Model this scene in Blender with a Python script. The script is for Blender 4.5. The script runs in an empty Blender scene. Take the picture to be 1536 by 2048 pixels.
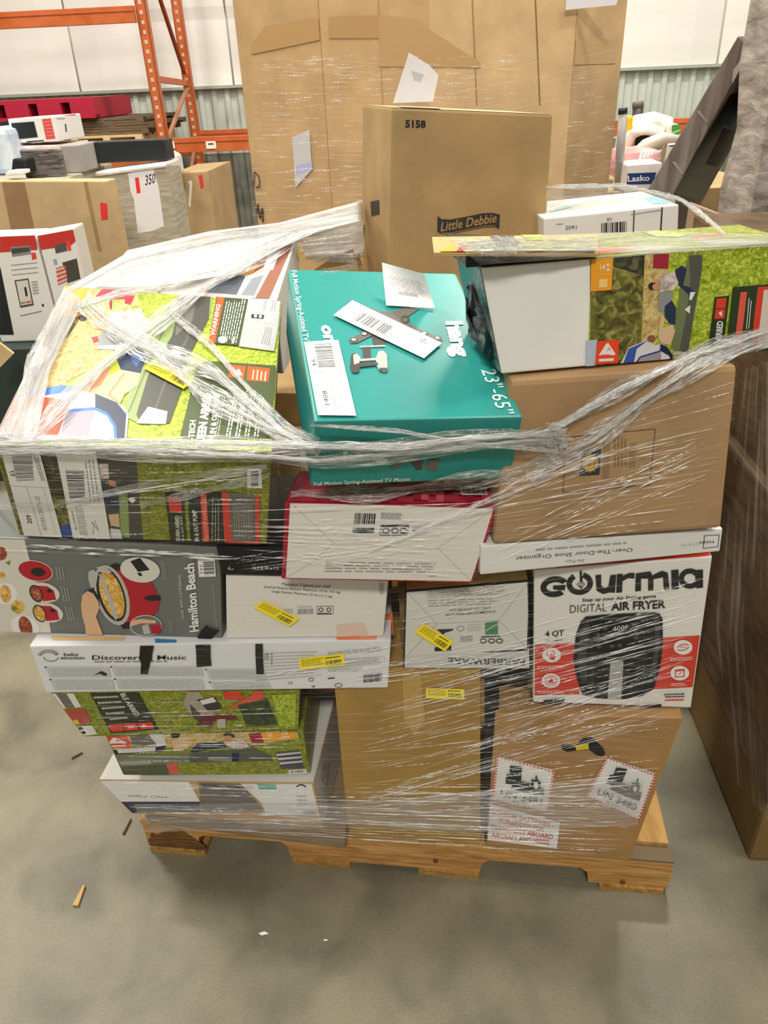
import bpy, bmesh, math, random
from mathutils import Vector, Matrix
random.seed(7)
SC = bpy.context.scene
COL = SC.collection

# ------------------------------------------------------------------ camera
FPX, PITCH, ROLL, CAMH = 1500.0, math.radians(30), math.radians(2.5), 1.612
_d = Vector((0, math.cos(PITCH), -math.sin(PITCH)))
_x0 = Vector((1, 0, 0)); _u0 = _x0.cross(_d)
CX = math.cos(ROLL)*_x0 - math.sin(ROLL)*_u0
CU = math.sin(ROLL)*_x0 + math.cos(ROLL)*_u0
CD = _d
CC = Vector((0, 0, CAMH))
camd = bpy.data.cameras.new('camera'); cam = bpy.data.objects.new('camera', camd); COL.objects.link(cam)
camd.sensor_fit = 'VERTICAL'; camd.sensor_height = 36.0; camd.lens = 36.0*FPX/2048.0
camd.clip_start = 0.05; camd.clip_end = 100
cam.matrix_world = Matrix(((CX.x, CU.x, -CD.x, CC.x), (CX.y, CU.y, -CD.y, CC.y), (CX.z, CU.z, -CD.z, CC.z), (0, 0, 0, 1)))
SC.camera = cam

# ------------------------------------------------------------------ light
w = bpy.data.worlds.new('world'); SC.world = w; w.use_nodes = True
w.node_tree.nodes['Background'].inputs[0].default_value = (1.0, 0.965, 0.90, 1)
w.node_tree.nodes['Background'].inputs[1].default_value = 0.27
def area(name, loc, sx, sy, power, col=(1, 0.95, 0.86), aim=None):
    l = bpy.data.lights.new(name, 'AREA'); l.shape = 'RECTANGLE'; l.size = sx; l.size_y = sy; l.energy = power; l.color = col
    o = bpy.data.objects.new(name, l); COL.objects.link(o); o.location = loc
    if aim is not None:
        o.rotation_euler = (Vector(aim)-Vector(loc)).to_track_quat('-Z', 'Y').to_euler()
    return o
area('high_bay_light', (-1.8, 1.6, 6.0), 1.3, 0.45, 170)
area('high_bay_light', (1.6, 0.6, 6.0), 1.3, 0.45, 80)
area('high_bay_light', (-0.2, -3.2, 5.6), 1.3, 0.45, 185, aim=(0, 1.5, 0.6))
area('high_bay_light', (-3.5, 4.2, 6.0), 1.3, 0.45, 230)
area('high_bay_light', (1.7, 4.9, 6.0), 1.3, 0.45, 260)
area('high_bay_light', (4.4, 2.6, 6.0), 1.3, 0.45, 110)
SC.view_settings.view_transform = 'Standard'; SC.view_settings.look = 'None'
SC.view_settings.exposure = 0.12; SC.view_settings.gamma = 1.0; SC.view_settings.use_curve_mapping = False
try:
    SC.cycles.transparent_max_bounces = 40
except Exception:
    pass

# ------------------------------------------------------------------ pixel -> place helpers
def ray(px):
    return CD + CX*((px[0]-768)/FPX) - CU*((px[1]-1024)/FPX)
def at_z(px, z):
    r = ray(px); return CC + r*((z-CC.z)/r.z)
def at_y(px, y):
    r = ray(px); return CC + r*(y/r.y)
def at_plane(px, p, n):
    r = ray(px); return CC + r*((p-CC).dot(n)/r.dot(n))
def to_px(P):
    v = P-CC; z = v.dot(CD); return (768+FPX*v.dot(CX)/z, 1024-FPX*v.dot(CU)/z)
# pallet frame: s along the pallet front, t into the load, z up
PO = Vector((-0.61, 1.185, 0)); PY = math.radians(-8)
PA = Vector((math.cos(PY), math.sin(PY), 0)); PB = Vector((-math.sin(PY), math.cos(PY), 0))
def L(s, t, z): return PO + PA*s + PB*t + Vector((0, 0, z))

# ------------------------------------------------------------------ materials
def lin(c):
    c = c.lstrip('#'); v = [int(c[i:i+2], 16)/255 for i in (0, 2, 4)]
    return tuple(x/12.92 if x <= .04045 else ((x+.055)/1.055)**2.4 for x in v) + (1,)
_M = {}
def M(col, rough=0.45, kind='print', **k):
    key = (col, rough, kind, tuple(sorted(k.items())))
    if key in _M: return _M[key]
    m = bpy.data.materials.new(kind+'_'+col.strip('#')); m.use_nodes = True
    nt = m.node_tree; b = nt.nodes['Principled BSDF']; N = nt.nodes.new; Lk = nt.links.new
    b.inputs['Base Color'].default_value = lin(col); b.inputs['Roughness'].default_value = rough
    b.inputs['Specular IOR Level'].default_value = k.get('spec', 0.4)
    b.inputs['Metallic'].default_value = k.get('metal', 0.0)
    def noise(scale, detail=3, dist=0.0, stretch=None):
        tc = N('ShaderNodeTexCoord'); mp = N('ShaderNodeMapping'); n = N('ShaderNodeTexNoise')
        n.inputs['Scale'].default_value = scale; n.inputs['Detail'].default_value = detail; n.inputs['Distortion'].default_value = dist
        if stretch: mp.inputs['Scale'].default_value = stretch
        Lk(tc.outputs['Object'], mp.inputs[0]); Lk(mp.outputs[0], n.inputs[0]); return n
    def ramp(src, stops):
        r = N('ShaderNodeValToRGB'); e = r.color_ramp.elements
        while len(e) < len(stops): e.new(0.5)
        for i, (p, c) in enumerate(stops): e[i].position = p; e[i].color = lin(c) if isinstance(c, str) else c
        Lk(src, r.inputs[0]); return r
    def bump(src, strength, dist=0.004):
        bp = N('ShaderNodeBump'); bp.inputs['Strength'].default_value = strength; bp.inputs['Distance'].default_value = dist
        Lk(src, bp.inputs['Height']); Lk(bp.outputs[0], b.inputs['Normal'])
    def shade(c, f):
        v = [min(255, max(0, int(int(c.lstrip('#')[i:i+2], 16)*f))) for i in (0, 2, 4)]
        return '#%02x%02x%02x' % tuple(v)
    if kind == 'card':       # corrugated board: faint mottling and fluting relief
        n = noise(9, 5); r = ramp(n.outputs[0], [(0.3, shade(col, .93)), (0.7, shade(col, 1.05))]); Lk(r.outputs[0], b.inputs['Base Color'])
        n2 = noise(60, 2); bump(n2.outputs[0], .12, .003)
    elif kind == 'grass':    # printed photograph of grass
        n = noise(k.get('scale', 150), 4, 1.5); r = ramp(n.outputs[0], [(0.28, k['c0']), (0.5, col), (0.68, k['c1'])]); Lk(r.outputs[0], b.inputs['Base Color'])
    elif kind == 'wood':
        n = noise(k.get('scale', 6), 6, 1.0, k.get('stretch', (1, 12, 12))); r = ramp(n.outputs[0], [(0.25, k['c0']), (0.5, col), (0.75, k['c1'])]); Lk(r.outputs[0], b.inputs['Base Color'])
        bump(n.outputs[0], .25, .004)
    elif kind == 'concrete':
        n = noise(0.9, 7, .6); n2 = noise(5, 6, .3); n3 = noise(240, 3)
        r = ramp(n.outputs[0], [(0.3, k['c0']), (0.55, col), (0.75, k['c1'])])
        r2 = ramp(n2.outputs[0], [(0.32, '#7c7c78'), (0.48, '#bdbdb8'), (0.7, '#e6e6e2')])
        mx = N('ShaderNodeMixRGB'); mx.blend_type = 'MULTIPLY'; mx.inputs[0].default_value = .7
        Lk(r.outputs[0], mx.inputs[1]); Lk(r2.outputs[0], mx.inputs[2])
        r3 = ramp(n3.outputs[0], [(0.3, '#b5b5b5'), (0.6, '#ffffff')])
        mx2 = N('ShaderNodeMixRGB'); mx2.blend_type = 'MULTIPLY'; mx2.inputs[0].default_value = .4
        Lk(mx.outputs[0], mx2.inputs[1]); Lk(r3.outputs[0], mx2.inputs[2]); Lk(mx2.outputs[0], b.inputs['Base Color'])
        bump(n3.outputs[0], .15, .002)
    elif kind == 'mottle':
        n = noise(k.get('scale', 4), 5, .4, k.get('stretch')); r = ramp(n.outputs[0], [(0.3, k['c0']), (0.7, k['c1'])]); Lk(r.outputs[0], b.inputs['Base Color'])
        if k.get('bump'): bump(n.outputs[0], k['bump'], .01)
    _M[key] = m
    return m
def film_mat(name, base, streak, su, sv, lo, hi, white='#ffffff', bstr=.5, rough=.16):
    m = bpy.data.materials.new(name); m.use_nodes = True; nt = m.node_tree; N = nt.nodes.new; Lk = nt.links.new
    b = nt.nodes['Principled BSDF']; out = nt.nodes['Material Output']
    b.inputs['Base Color'].default_value = lin(white); b.inputs['Roughness'].default_value = rough; b.inputs['Specular IOR Level'].default_value = .9
    uv = N('ShaderNodeTexCoord'); mp = N('ShaderNodeMapping'); mp.inputs['Scale'].default_value = (su, sv, 1)
    n = N('ShaderNodeTexNoise'); n.inputs['Scale'].default_value = 1; n.inputs['Detail'].default_value = 3; n.inputs['Distortion'].default_value = .35
    Lk(uv.outputs['UV'], mp.inputs[0]); Lk(mp.outputs[0], n.inputs[0])
    mr = N('ShaderNodeMapRange'); mr.inputs[1].default_value = lo; mr.inputs[2].default_value = hi; mr.inputs[3].default_value = base; mr.inputs[4].default_value = streak
    Lk(n.outputs[0], mr.inputs[0])
    bp = N('ShaderNodeBump'); bp.inputs['Strength'].default_value = bstr; bp.inputs['Distance'].default_value = .01
    Lk(n.outputs[0], bp.inputs['Height']); Lk(bp.outputs[0], b.inputs['Normal'])
    tr = N('ShaderNodeBsdfTransparent'); mx = N('ShaderNodeMixShader')
    Lk(mr.outputs[0], mx.inputs[0]); Lk(tr.outputs[0], mx.inputs[1]); Lk(b.outputs[0], mx.inputs[2]); Lk(mx.outputs[0], out.inputs[0])
    return m

# ------------------------------------------------------------------ objects
def tag(o, label=None, cat=None, group=None, kind=None):
    if label: o['label'] = label
    if cat: o['category'] = cat
    if group: o['group'] = group
    if kind: o['kind'] = kind
    return o
def thing(name, label, cat, loc, group=None):
    o = bpy.data.objects.new(name, None); COL.objects.link(o); o.location = loc; o.empty_display_size = .05
    return tag(o, label, cat, group)
class MB:
    """collects polygons (world coordinates) and links them as one mesh object"""
    def __init__(s): s.v = []; s.f = []; s.m = []; s.mats = []
    def mi(s, m):
        if m not in s.mats: s.mats.append(m)
        return s.mats.index(m)
    def poly(s, pts, m):
        i = len(s.v); s.v += [tuple(p) for p in pts]; s.f.append(tuple(range(i, i+len(pts)))); s.m.append(s.mi(m))
    def hexa(s, c, m):   # c: front BL BR TL TR, back BL BR TL TR
        i = len(s.v); s.v += [tuple(p) for p in c]; k = s.mi(m)
        for f in ((0, 1, 3, 2), (5, 4, 6, 7), (4, 0, 2, 6), (1, 5, 7, 3), (2, 3, 7, 6), (4, 5, 1, 0)):
            s.f.append(tuple(i+j for j in f)); s.m.append(k)
    def box(s, o, a, b, c, m):   # origin and three edge vectors
        o, a, b, c = map(Vector, (o, a, b, c))
        s.hexa([o, o+a, o+c, o+a+c, o+b, o+a+b, o+b+c, o+a+b+c], m)
    def tube(s, pts, r, m, n=8):
        k = s.mi(m); base = len(s.v); pts = [Vector(p) for p in pts]
        for j, p in enumerate(pts):
            t = (pts[min(j+1, len(pts)-1)]-pts[max(j-1, 0)]).normalized()
            a = t.orthogonal().normalized(); b = t.cross(a); rr = r[j] if isinstance(r, (list, tuple)) else r
            for q in range(n):
                an = 2*math.pi*q/n; s.v.append(tuple(p+a*rr*math.cos(an)+b*rr*math.sin(an)))
        for j in range(len(pts)-1):
            for q in range(n):
                q2 = (q+1) % n; s.f.append((base+j*n+q, base+j*n+q2, base+(j+1)*n+q2, base+(j+1)*n+q)); s.m.append(k)
        s.f.append(tuple(base+q for q in range(n))); s.m.append(k)
        e = base+(len(pts)-1)*n; s.f.append(tuple(e+q for q in range(n))); s.m.append(k)
    def build(s, name, parent=None, bevel=0, seg=2, smooth=False, label=None, kind=None, fix=True):
        me = bpy.data.meshes.new(name)
        off = Vector(parent.matrix_basis.translation) if parent else Vector((0, 0, 0))
        if parent and parent.parent: off = off + parent.parent.matrix_basis.translation
        me.from_pydata([tuple(Vector(p)-off) for p in s.v], [], s.f)
        for m in s.mats: me.materials.append(m)
        me.polygons.foreach_set('material_index', s.m)
        if fix or bevel:
            bm = bmesh.new(); bm.from_mesh(me)
            if fix: bmesh.ops.recalc_face_normals(bm, faces=bm.faces)
            if bevel: bmesh.ops.bevel(bm, geom=list(bm.edges), offset=bevel, segments=seg, affect='EDGES', profile=.6, clamp_overlap=True)
            bm.to_mesh(me); bm.free()
        if smooth: me.polygons.foreach_set('use_smooth', [True]*len(me.polygons))
        me.update()
        o = bpy.data.objects.new(name, me); COL.objects.link(o)
        if parent: o.parent = parent
        if label: o['label'] = label
        if kind: o['kind'] = kind
        return o

# ------------------------------------------------------------------ flat print on a face
_TX = {}
def text_shape(s, bold=0.0, italic=0.0, space=1.0):
    k = (s, bold, italic, space)
    if k in _TX: return _TX[k]
    cu = bpy.data.curves.new('t', 'FONT'); cu.body = s; cu.offset = bold; cu.shear = italic; cu.resolution_u = 2; cu.space_character = space
    o = bpy.data.objects.new('t', cu); COL.objects.link(o)
    dg = bpy.context.evaluated_depsgraph_get(); me = o.evaluated_get(dg).to_mesh()
    vs = [(v.co.x, v.co.y) for v in me.vertices]; fs = [tuple(p.vertices) for p in me.polygons]
    o.evaluated_get(dg).to_mesh_clear(); bpy.data.objects.remove(o); bpy.data.curves.remove(cu)
    _TX[k] = (vs, fs); return _TX[k]
def clip_poly(P, Q):
    """clip polygon P (2d list) by convex polygon Q (counter-clockwise)"""
    out = P
    for i in range(len(Q)):
        a, b = Q[i], Q[(i+1) % len(Q)]; inp = out; out = []
        if not inp: return []
        def side(p): return (b[0]-a[0])*(p[1]-a[1])-(b[1]-a[1])*(p[0]-a[0])
        for j in range(len(inp)):
            p, q = inp[j-1], inp[j]; sp, sq = side(p), side(q)
            if sq >= 0:
                if sp < 0: t = sp/(sp-sq); out.append((p[0]+(q[0]-p[0])*t, p[1]+(q[1]-p[1])*t))
                out.append(q)
            elif sp >= 0:
                t = sp/(sp-sq); out.append((p[0]+(q[0]-p[0])*t, p[1]+(q[1]-p[1])*t))
    return out
class Art:
    """flat print, stickers and tape lying on one face (its quad in world space)"""
    def __init__(s, parent, quad, name='printed_artwork', off=.0006, label=None, inset=.004):
        s.parent = parent; s.name = name; s.label = label; s.off = off; s.mb = MB(); s.Zm = (0, 0, 1.0)
        q = [Vector(p) for p in quad]; s.quad = q
        s.o = q[0]; n = (q[1]-q[0]).cross(q[3]-q[0]).normalized()
        if n.dot(CC-q[0]) < 0: n = -n
        s.n = n; s.ex = (q[1]-q[0]).normalized(); s.ey = s.n.cross(s.ex)
        c = sum(q, Vector())/4
        Q = [((p-s.o).dot(s.ex), (p-s.o).dot(s.ey)) for p in [p+(c-p).normalized()*inset for p in q]]
        ar = sum(Q[i-1][0]*Q[i][1]-Q[i][0]*Q[i-1][1] for i in range(4))
        s.clipq = Q if ar > 0 else Q[::-1]
        s.k = 0
    def z(s, x0, y0, sc): s.Zm = (x0, y0, sc); return s
    def uv(s, p):
        px = (p[0]/s.Zm[2]+s.Zm[0], p[1]/s.Zm[2]+s.Zm[1])
        P = at_plane(px, s.o, s.n); d = P-s.o
        return (d.dot(s.ex), d.dot(s.ey))
    def _add(s, u, m, off):
        u = clip_poly(u, s.clipq)
        if len(u) < 3: return
        s.mb.poly([s.o+s.ex*a+s.ey*b+s.n*off for a, b in u], m)
    def nxt(s): s.k += 1; return s.off+s.k*5e-5
    def poly(s, pts, m):
        u = [s.uv(p) for p in pts]; o = s.nxt()
        if len(u) > 4 :
            from mathutils.geometry import tessellate_polygon
            for t in tessellate_polygon([[Vector((a, b, 0)) for a, b in u]]): 
                tri = [u[i] for i in t]
                s._add(tri, m, o)
        else: s._add(u, m, o)
        return s
    def rect(s, x0, y0, x1, y1, m): return s.poly([(x0, y0), (x1, y0), (x1, y1), (x0, y1)], m)
    def ell(s, cx, cy, rx, ry, m, rot=0, n=22):
        c, d = math.cos(math.radians(rot)), math.sin(math.radians(rot)); P = []
        for i in range(n):
            a = 2*math.pi*i/n; x, y = rx*math.cos(a), ry*math.sin(a); P.append((cx+x*c-y*d, cy+x*d+y*c))
        u = [s.uv(p) for p in P]; s._add(u, m, s.nxt()); return s
    def ring(s, cx, cy, rx, ry, wd, m, rot=0, n=26, a0=0, a1=360):
        c, d = math.cos(math.radians(rot)), math.sin(math.radians(rot)); o = s.nxt(); pts = []
        for i in range(n+1):
            a = math.radians(a0+(a1-a0)*i/n); r = []
            for k in (0, wd):
                x, y = (rx-k)*math.cos(a), (ry-k)*math.sin(a); r.append(s.uv((cx+x*c-y*d, cy+x*d+y*c)))
            pts.append(r)
        for i in range(n): s._add([pts[i][0], pts[i+1][0], pts[i+1][1], pts[i][1]], m, o)
        return s
    def line(s, pts, wd, m):
        o = s.nxt()
        for p, q in zip(pts[:-1], pts[1:]):
            dx, dy = q[0]-p[0], q[1]-p[1]; l = math.hypot(dx, dy) or 1; a, b = -dy/l*wd/2, dx/l*wd/2
            s._add([s.uv(t) for t in ((p[0]+a, p[1]+b), (q[0]+a, q[1]+b), (q[0]-a, q[1]-b), (p[0]-a, p[1]-b))], m, o)
        return s
    def bil(s, q, u, v):
        (a, b, c, d) = q   # TL TR BR BL
        return (a[0]*(1-u)*(1-v)+b[0]*u*(1-v)+c[0]*u*v+d[0]*(1-u)*v, a[1]*(1-u)*(1-v)+b[1]*u*(1-v)+c[1]*u*v+d[1]*(1-u)*v)
    def lines(s, q, n, m, fill=.5, words=True, rag=.15):
        """n rows of small illegible print"""
        o = s.nxt(); rnd = random.Random(hash((n, round(q[0][0]), round(q[0][1]))) & 0xffff)
        for i in range(n):
            v0, v1 = (i+.5-fill/2)/n, (i+.5+fill/2)/n; u = 0; end = 1-rnd.random()*rag
            while u < end:
                w_ = min(end-u, rnd.uniform(.05, .16)) if words else end
                s._add([s.uv(s.bil(q, *t)) for t in ((u, v0), (u+w_, v0), (u+w_, v1), (u, v1))], m, o); u += w_+.022
        return s
    def bars(s, q, n, m, seed=1, vertical=True):
        o = s.nxt(); rnd = random.Random(seed); u = 0; cells = []
        while u < 1: 
            w_ = rnd.choice((.4, .6, .9, 1.3))/n; cells.append((u, min(1, u+w_))); u += w_+rnd.choice((.4, .5, .8))/n
        for a, b in cells:
            c = ((a, 0), (b, 0), (b, 1), (a, 1)) if vertical else ((0, a), (1, a), (1, b), (0, b))
            s._add([s.uv(s.bil(q, *t)) for t in c], m, o)
        return s
    def text(s, txt, bl, br, tl, m, bold=.0, italic=0.0, space=1.0, desc=True):
        vs, fs = text_shape(txt, bold, italic, space)
        if not vs: return s
        hv, _ = text_shape('H', bold); hh = max(v[1] for v in hv)
        x0 = min(v[0] for v in vs); x1 = max(v[0] for v in vs)
        U0, U1, U2 = (Vector(s.uv(p)) for p in (bl, br, tl)); ax = (U1-U0)/(x1-x0); ay = (U2-U0)/hh
        P = [U0+ax*(x-x0)+ay*y for x, y in vs]; o = s.nxt()
        for f in fs: s._add([tuple(P[i]) for i in f], m, o)
        return s
    def cut(s, name=None, label=None):
        s.flush(); s.mb = MB(); s.name = name or s.name; s.label = label; return s
    def flush(s):
        if s.mb.f: return s.mb.build(s.name, s.parent, label=s.label, fix=False)

# ------------------------------------------------------------------ cartons
class Carton:
    """a carton whose front face is found from its corner pixels, standing at height z"""
    def __init__(s, name, label, cat, z=None, bl=None, br=None, tl=None, tr=None, depth=.3, lean=0, mat=None, zr=None, group=None,
                 plane=None, bevel=.003, corners=None, build=True, zb=None):
        if corners is None:
            if plane is None:
                a = at_z(bl, z); b = at_z(br, z if zr is None else zr)
                d = (b-a).normalized(); n = Vector((0, 0, 1)).cross(d).normalized(); up = d.cross(n)
                le = math.radians(lean); n2 = n*math.cos(le)-up*math.sin(le); up2 = (up*math.cos(le)+n*math.sin(le))
            else:
                p0, yaw = plane; d = Vector((math.cos(yaw), math.sin(yaw), 0)); n2 = Vector((0, 0, 1)).cross(d); up2 = Vector((0, 0, 1))
                le = math.radians(lean); n0 = n2.copy(); n2 = n0*math.cos(le)-up2*math.sin(le); up2 = up2*math.cos(le)+n0*math.sin(le)
                a = at_plane(bl, p0, n2); b = at_plane(br, p0, n2)
            TR = at_plane(tr, a, n2)
            TL = at_plane(tl, a, n2) if tl else a + up2*(TR-b).dot(up2)
            dv = n2*depth
            if zb is not None: a = Vector((TL.x, TL.y, zb)); b = Vector((TR.x, TR.y, zb))
            s.c = [a, b, TL, TR, a+dv, b+dv, TL+dv, TR+dv]
        else: s.c = [Vector(p) for p in corners]
        base = (s.c[0]+s.c[1]+s.c[4]+s.c[5])/4
        s.o = thing(name, label, cat, base, group)
        if build:
            mb = MB(); mb.hexa(s.c, mat); s.body = mb.build('carton_body', s.o, bevel=bevel)
    def quad(s, f):
        c = s.c
        return {'front': (c[2], c[3], c[1], c[0]), 'top': (c[6], c[7], c[3], c[2]), 'right': (c[3], c[7], c[5], c[1]), 'left': (c[6], c[2], c[0], c[4])}[f]
    def art(s, f='front', name='printed_artwork', **k):
        k.setdefault('off', .0008); return Art(s.o, s.quad(f), name, **k)
    def fill(s, f, m, name='printed_panel', off=.0004):
        a = Art(s.o, s.quad(f), name, off=off, inset=.003); q = [(( p-a.o).dot(a.ex), (p-a.o).dot(a.ey)) for p in a.quad]
        a._add(q, m, off); return a.flush()
# ================================================================== the setting
WYAW = math.radians(-4); WA = Vector((math.cos(WYAW), math.sin(WYAW), 0)); WB = Vector((-math.sin(WYAW), math.cos(WYAW), 0)); WO = Vector((0, 8.2, 0))
def W(s, t, z): return WO + WA*s + WB*t + Vector((0, 0, z))
def wall_px(px, t=0):
    P = at_plane(px, WO+WB*t, WB); d = P-WO; return d.dot(WA), P.z

mfloor = M('#9f9880', .45, 'concrete', c0='#867e67', c1='#aea78f')
mb = MB(); mb.poly([(-12, -6, 0), (12, -6, 0), (12, 14, 0), (-12, 14, 0)], mfloor)
floor = mb.build('floor'); floor['kind'] = 'structure'; floor['label'] = 'worn grey concrete warehouse floor'
# darker worn streaks and small chips of debris on the concrete
SEAM = 1.59
mins = M('#e9e6dd', .6, 'mottle', c0='#dfdcd2', c1='#efece4', scale=1.2, stretch=(.3, 1, 2.5), bump=.15)
mcor = M('#c3cabd', .45, 'mottle', c0='#b9c1b4', c1='#c9cfc4', scale=3)
mcor_shade = M('#7b7d72', .6, 'mottle', c0='#6d6f65', c1='#85877b', scale=5)  # lower wall sheets: shade below the rack shelf put into the colour
mb = MB(); mb.box(W(-11, .12, 0), WA*21, WB*.1, (0, 0, 7), M('#cfccc2', .7))
wall = mb.build('wall_back'); wall['kind'] = 'structure'; wall['label'] = 'warehouse back wall of white insulation above ribbed steel'
x = -10.4; k = 0
while x < 9.6:        # vinyl faced insulation, one sheet per bay with a shallow bulge between the girts
    wd = 1.52
    mb = MB(); n = 6; zs = [SEAM+.02, 2.15, 2.25, 2.9, 3.0, 3.9, 4.0, 5.2, 7.0]; dd = [.03, 0, .03, 0, .03, 0, .03, 0, .03]
    for i in range(n):
        for j in range(len(zs)-1):
            P = []
            for (ii, jj) in ((i, j), (i+1, j), (i+1, j+1), (i, j+1)):
                u = ii/n; b = .05*math.sin(math.pi*u)**.6 if 0 < u < 1 else 0
                P.append(W(x+.01+(wd-.02)*u, .11-dd[jj]*.6-b, zs[jj]))
            mb.poly(P, mins)
    mb.build('insulation_sheet', wall, smooth=True, fix=False); x += wd
x = -10.4
def ribs(z0, z1, m, nm, wd, t0):
    mb = MB(); p = .13; prof = []
    s = 0.0
    while s < wd-.01: prof += [(s, 0), (s+.045, 0), (s+.06, -.03), (s+.1, -.03), (s+.115, 0)]; s += p
    prof.append((wd, 0))
    for a, b in zip(prof[:-1], prof[1:]):
        mb.poly([W(x+a[0], t0+a[1], z0), W(x+b[0], t0+b[1], z0), W(x+b[0], t0+b[1], z1), W(x+a[0], t0+a[1], z1)], m)
    return mb.build(nm, wall, fix=False)
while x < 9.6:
    ribs(1.02, SEAM, mcor, 'ribbed_steel_sheet', 1.04, .08); ribs(0.0, 1.02, mcor_shade, 'dark_steel_sheet', 1.04, .085); x += 1.04
mb = MB(); mb.box(W(-10.4, .0, SEAM), WA*20, WB*.11, (0, 0, .025), M('#a9aea2', .5)); mb.build('ledge_trim', wall)

# ================================================================== pallet rack along the wall
RO = M('#c2602f', .45, 'mottle', c0='#b3551f', c1='#ca6a3a', scale=6); RD = M('#8f3a20', .55)
fs_, _ = wall_px((300, 130), -1.3)
ls_, _ = wall_px((18, 130), -.25)
BZ = wall_px((415, 273), -1.3)[1]; TZ = wall_px((150, 18), -1.3)[1]
rack = thing('pallet_rack', 'orange steel pallet rack with punched uprights against the back wall', 'rack', W(fs_, -.8, 0))
def post(s, t):
    mb = MB(); o = W(s-.04, t, 0); mb.box(o, WA*.08, WB*.012, (0, 0, 4.2), RO)
    mb.box(o, WA*.008, WB*.07, (0, 0, 4.2), RO); mb.box(o+WA*.072, WA*.008, WB*.07, (0, 0, 4.2), RO)
    p = mb.build('upright_post', rack)
    mb = MB(); hm = M('#c9b3a2', .6); z = .1
    while z < 4.1:
        mb.box(W(s-.012, t-.002, z), WA*.024, WB*.004, (0, 0, .026), hm); z += .065
    mb.build('punched_holes', p, kind='stuff')
for s in (fs_, ls_-.55+.0): 
    post(s, -1.3); post(s, -.3)
    for (z0, z1, t0, t1) in ((1.66, 1.62, -1.28, -.3), (.4, .4, -1.28, -.3), (2.9, 2.9, -1.28, -.3)):
        mb = MB(); mb.box(W(s-.015, t0, z0), WA*.03, WB*(t1-t0)+Vector((0, 0, z1-z0)), (0, 0, .045), RO); mb.build('cross_brace', rack)
    for (z0, z1) in ((2.85, 1.72), (1.2, 1.6), (.45, 1.15)):
        mb = MB(); a = W(s, -1.24 if z0 != 2.85 else -1.2, z0); b = W(s, -.34, z1); mb.tube([a, b], .02, RD if z0 == 2.85 else M('#b07a5c', .5), 6); mb.build('diagonal_brace', rack)
def beam(s0, s1, z, t=-1.36):
    mb = MB(); mb.box(W(s0, t, z-.11), WA*(s1-s0), WB*.05, (0, 0, .11), RO); mb.box(W(s0, t-.004, z-.04), WA*(s1-s0), WB*.006, (0, 0, .012), RD)
    return mb.build('load_beam', rack, bevel=.004)
beam(fs_+.04, fs_+2.7, BZ); beam(ls_-.55+.04, fs_-.04, TZ); beam(ls_-.55+.04, fs_-.04, BZ-.10)
beam(fs_+2.7, fs_+7, BZ); beam(fs_+.04, fs_+2.7, BZ, -.3); beam(ls_-.5, fs_-.04, BZ-.10, -.3)
for (x0, x1) in ((331, 350), (411, 433)):
    p0 = wall_px((x0, 283), -1.365); p1 = wall_px((x1, 297), -1.365)
    mb = MB(); mb.box(W(p0[0], -1.367, p1[1]), WA*(p1[0]-p0[0]), WB*.003, (0, 0, p0[1]-p1[1]), M('#efe9dc', .5)); 
    mb.box(W(p0[0]+.02, -1.369, p1[1]+.03), WA*(p1[0]-p0[0]-.04), WB*.002, (0, 0, .012), M('#57534c', .5)); mb.build('location_label', rack)

# ------------------------------------------------------------------ generic background carton from pixels at distance Y
def bgbox(name, label, cat, bl, br, tl, tr, Y, depth, mat, yaw=-4, group=None, bevel=.006, lean=0, zb=None):
    return Carton(name, label, cat, bl=bl, br=br, tl=tl, tr=tr, plane=(Vector((0, Y, 0)), math.radians(yaw)), depth=depth, mat=mat, group=group, bevel=bevel, lean=lean, zb=zb)
KR = M('#cbae82', .75, 'card'); KR2 = M('#bb9c6e', .75, 'card'); KR3 = M('#b3966c', .75, 'card'); WH = M('#e6e4de', .5); BK = M('#22262a', .4); DK = M('#151617', .5)
RED = M('#c8372f', .45); GREY = M('#8d8a84', .6); SIL = M('#9c9a96', .35)
# things stored on the rack shelf -------------------------------------------------
SH = BZ-.10
def on_shelf(s, t): return W(s, t, SH)
RP = M('#b0203a', .5)
a0 = wall_px((-40, 225), -1.2)[0]; a1 = wall_px((200, 225), -1.2)[0]
RPZ = SH+.14+.042*3+.004
def pallet_generic(name, label, o, a, b, h, m, md, nb, plastic=False, group=None):
    t = thing(name, label, 'pallet', o, group)
    la, lb = a.length, b.length; ua, ub = a.normalized(), b.normalized()
    for i in range(nb):
        mb = MB(); mb.box(o+ub*(lb-.1)*i/(nb-1)+Vector((0, 0, h-.018)), a, ub*.1, (0, 0, .018), m); mb.build('deck_board', t)
    for i in range(3):
        mb = MB(); mb.box(o+ua*(la-.06)*i/2+Vector((0, 0, .018)), ua*.06, b, (0, 0, h-.036), md); mb.build('stringer', t)
    for i in (0, nb//2, nb-1):
        mb = MB(); mb.box(o+ub*(lb-.1)*i/(nb-1), a, ub*.1, (0, 0, .018), m); mb.build('bottom_board', t)
    return t
LW = M('#d9bf8f', .7, 'wood', c0='#c6a876', c1='#e3cda2'); DW = M('#6b5741', .8, 'wood', c0='#54432f', c1='#7f6a50')
p0 = wall_px((157, 282), -1.25)[0]; p1 = wall_px((287, 278), -1.25)[0]
pallet_generic('wooden_pallet', 'pale new wooden pallet under the dark boards on the rack shelf', W(p0-.05, -1.28, SH+.002), WA*(p1-p0+.05), WB*.95, .135, LW, LW, 6)
z = SH+.14
dk0 = wall_px((150, 240), -1.2)[0]; dk1 = fs_+.04
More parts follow.
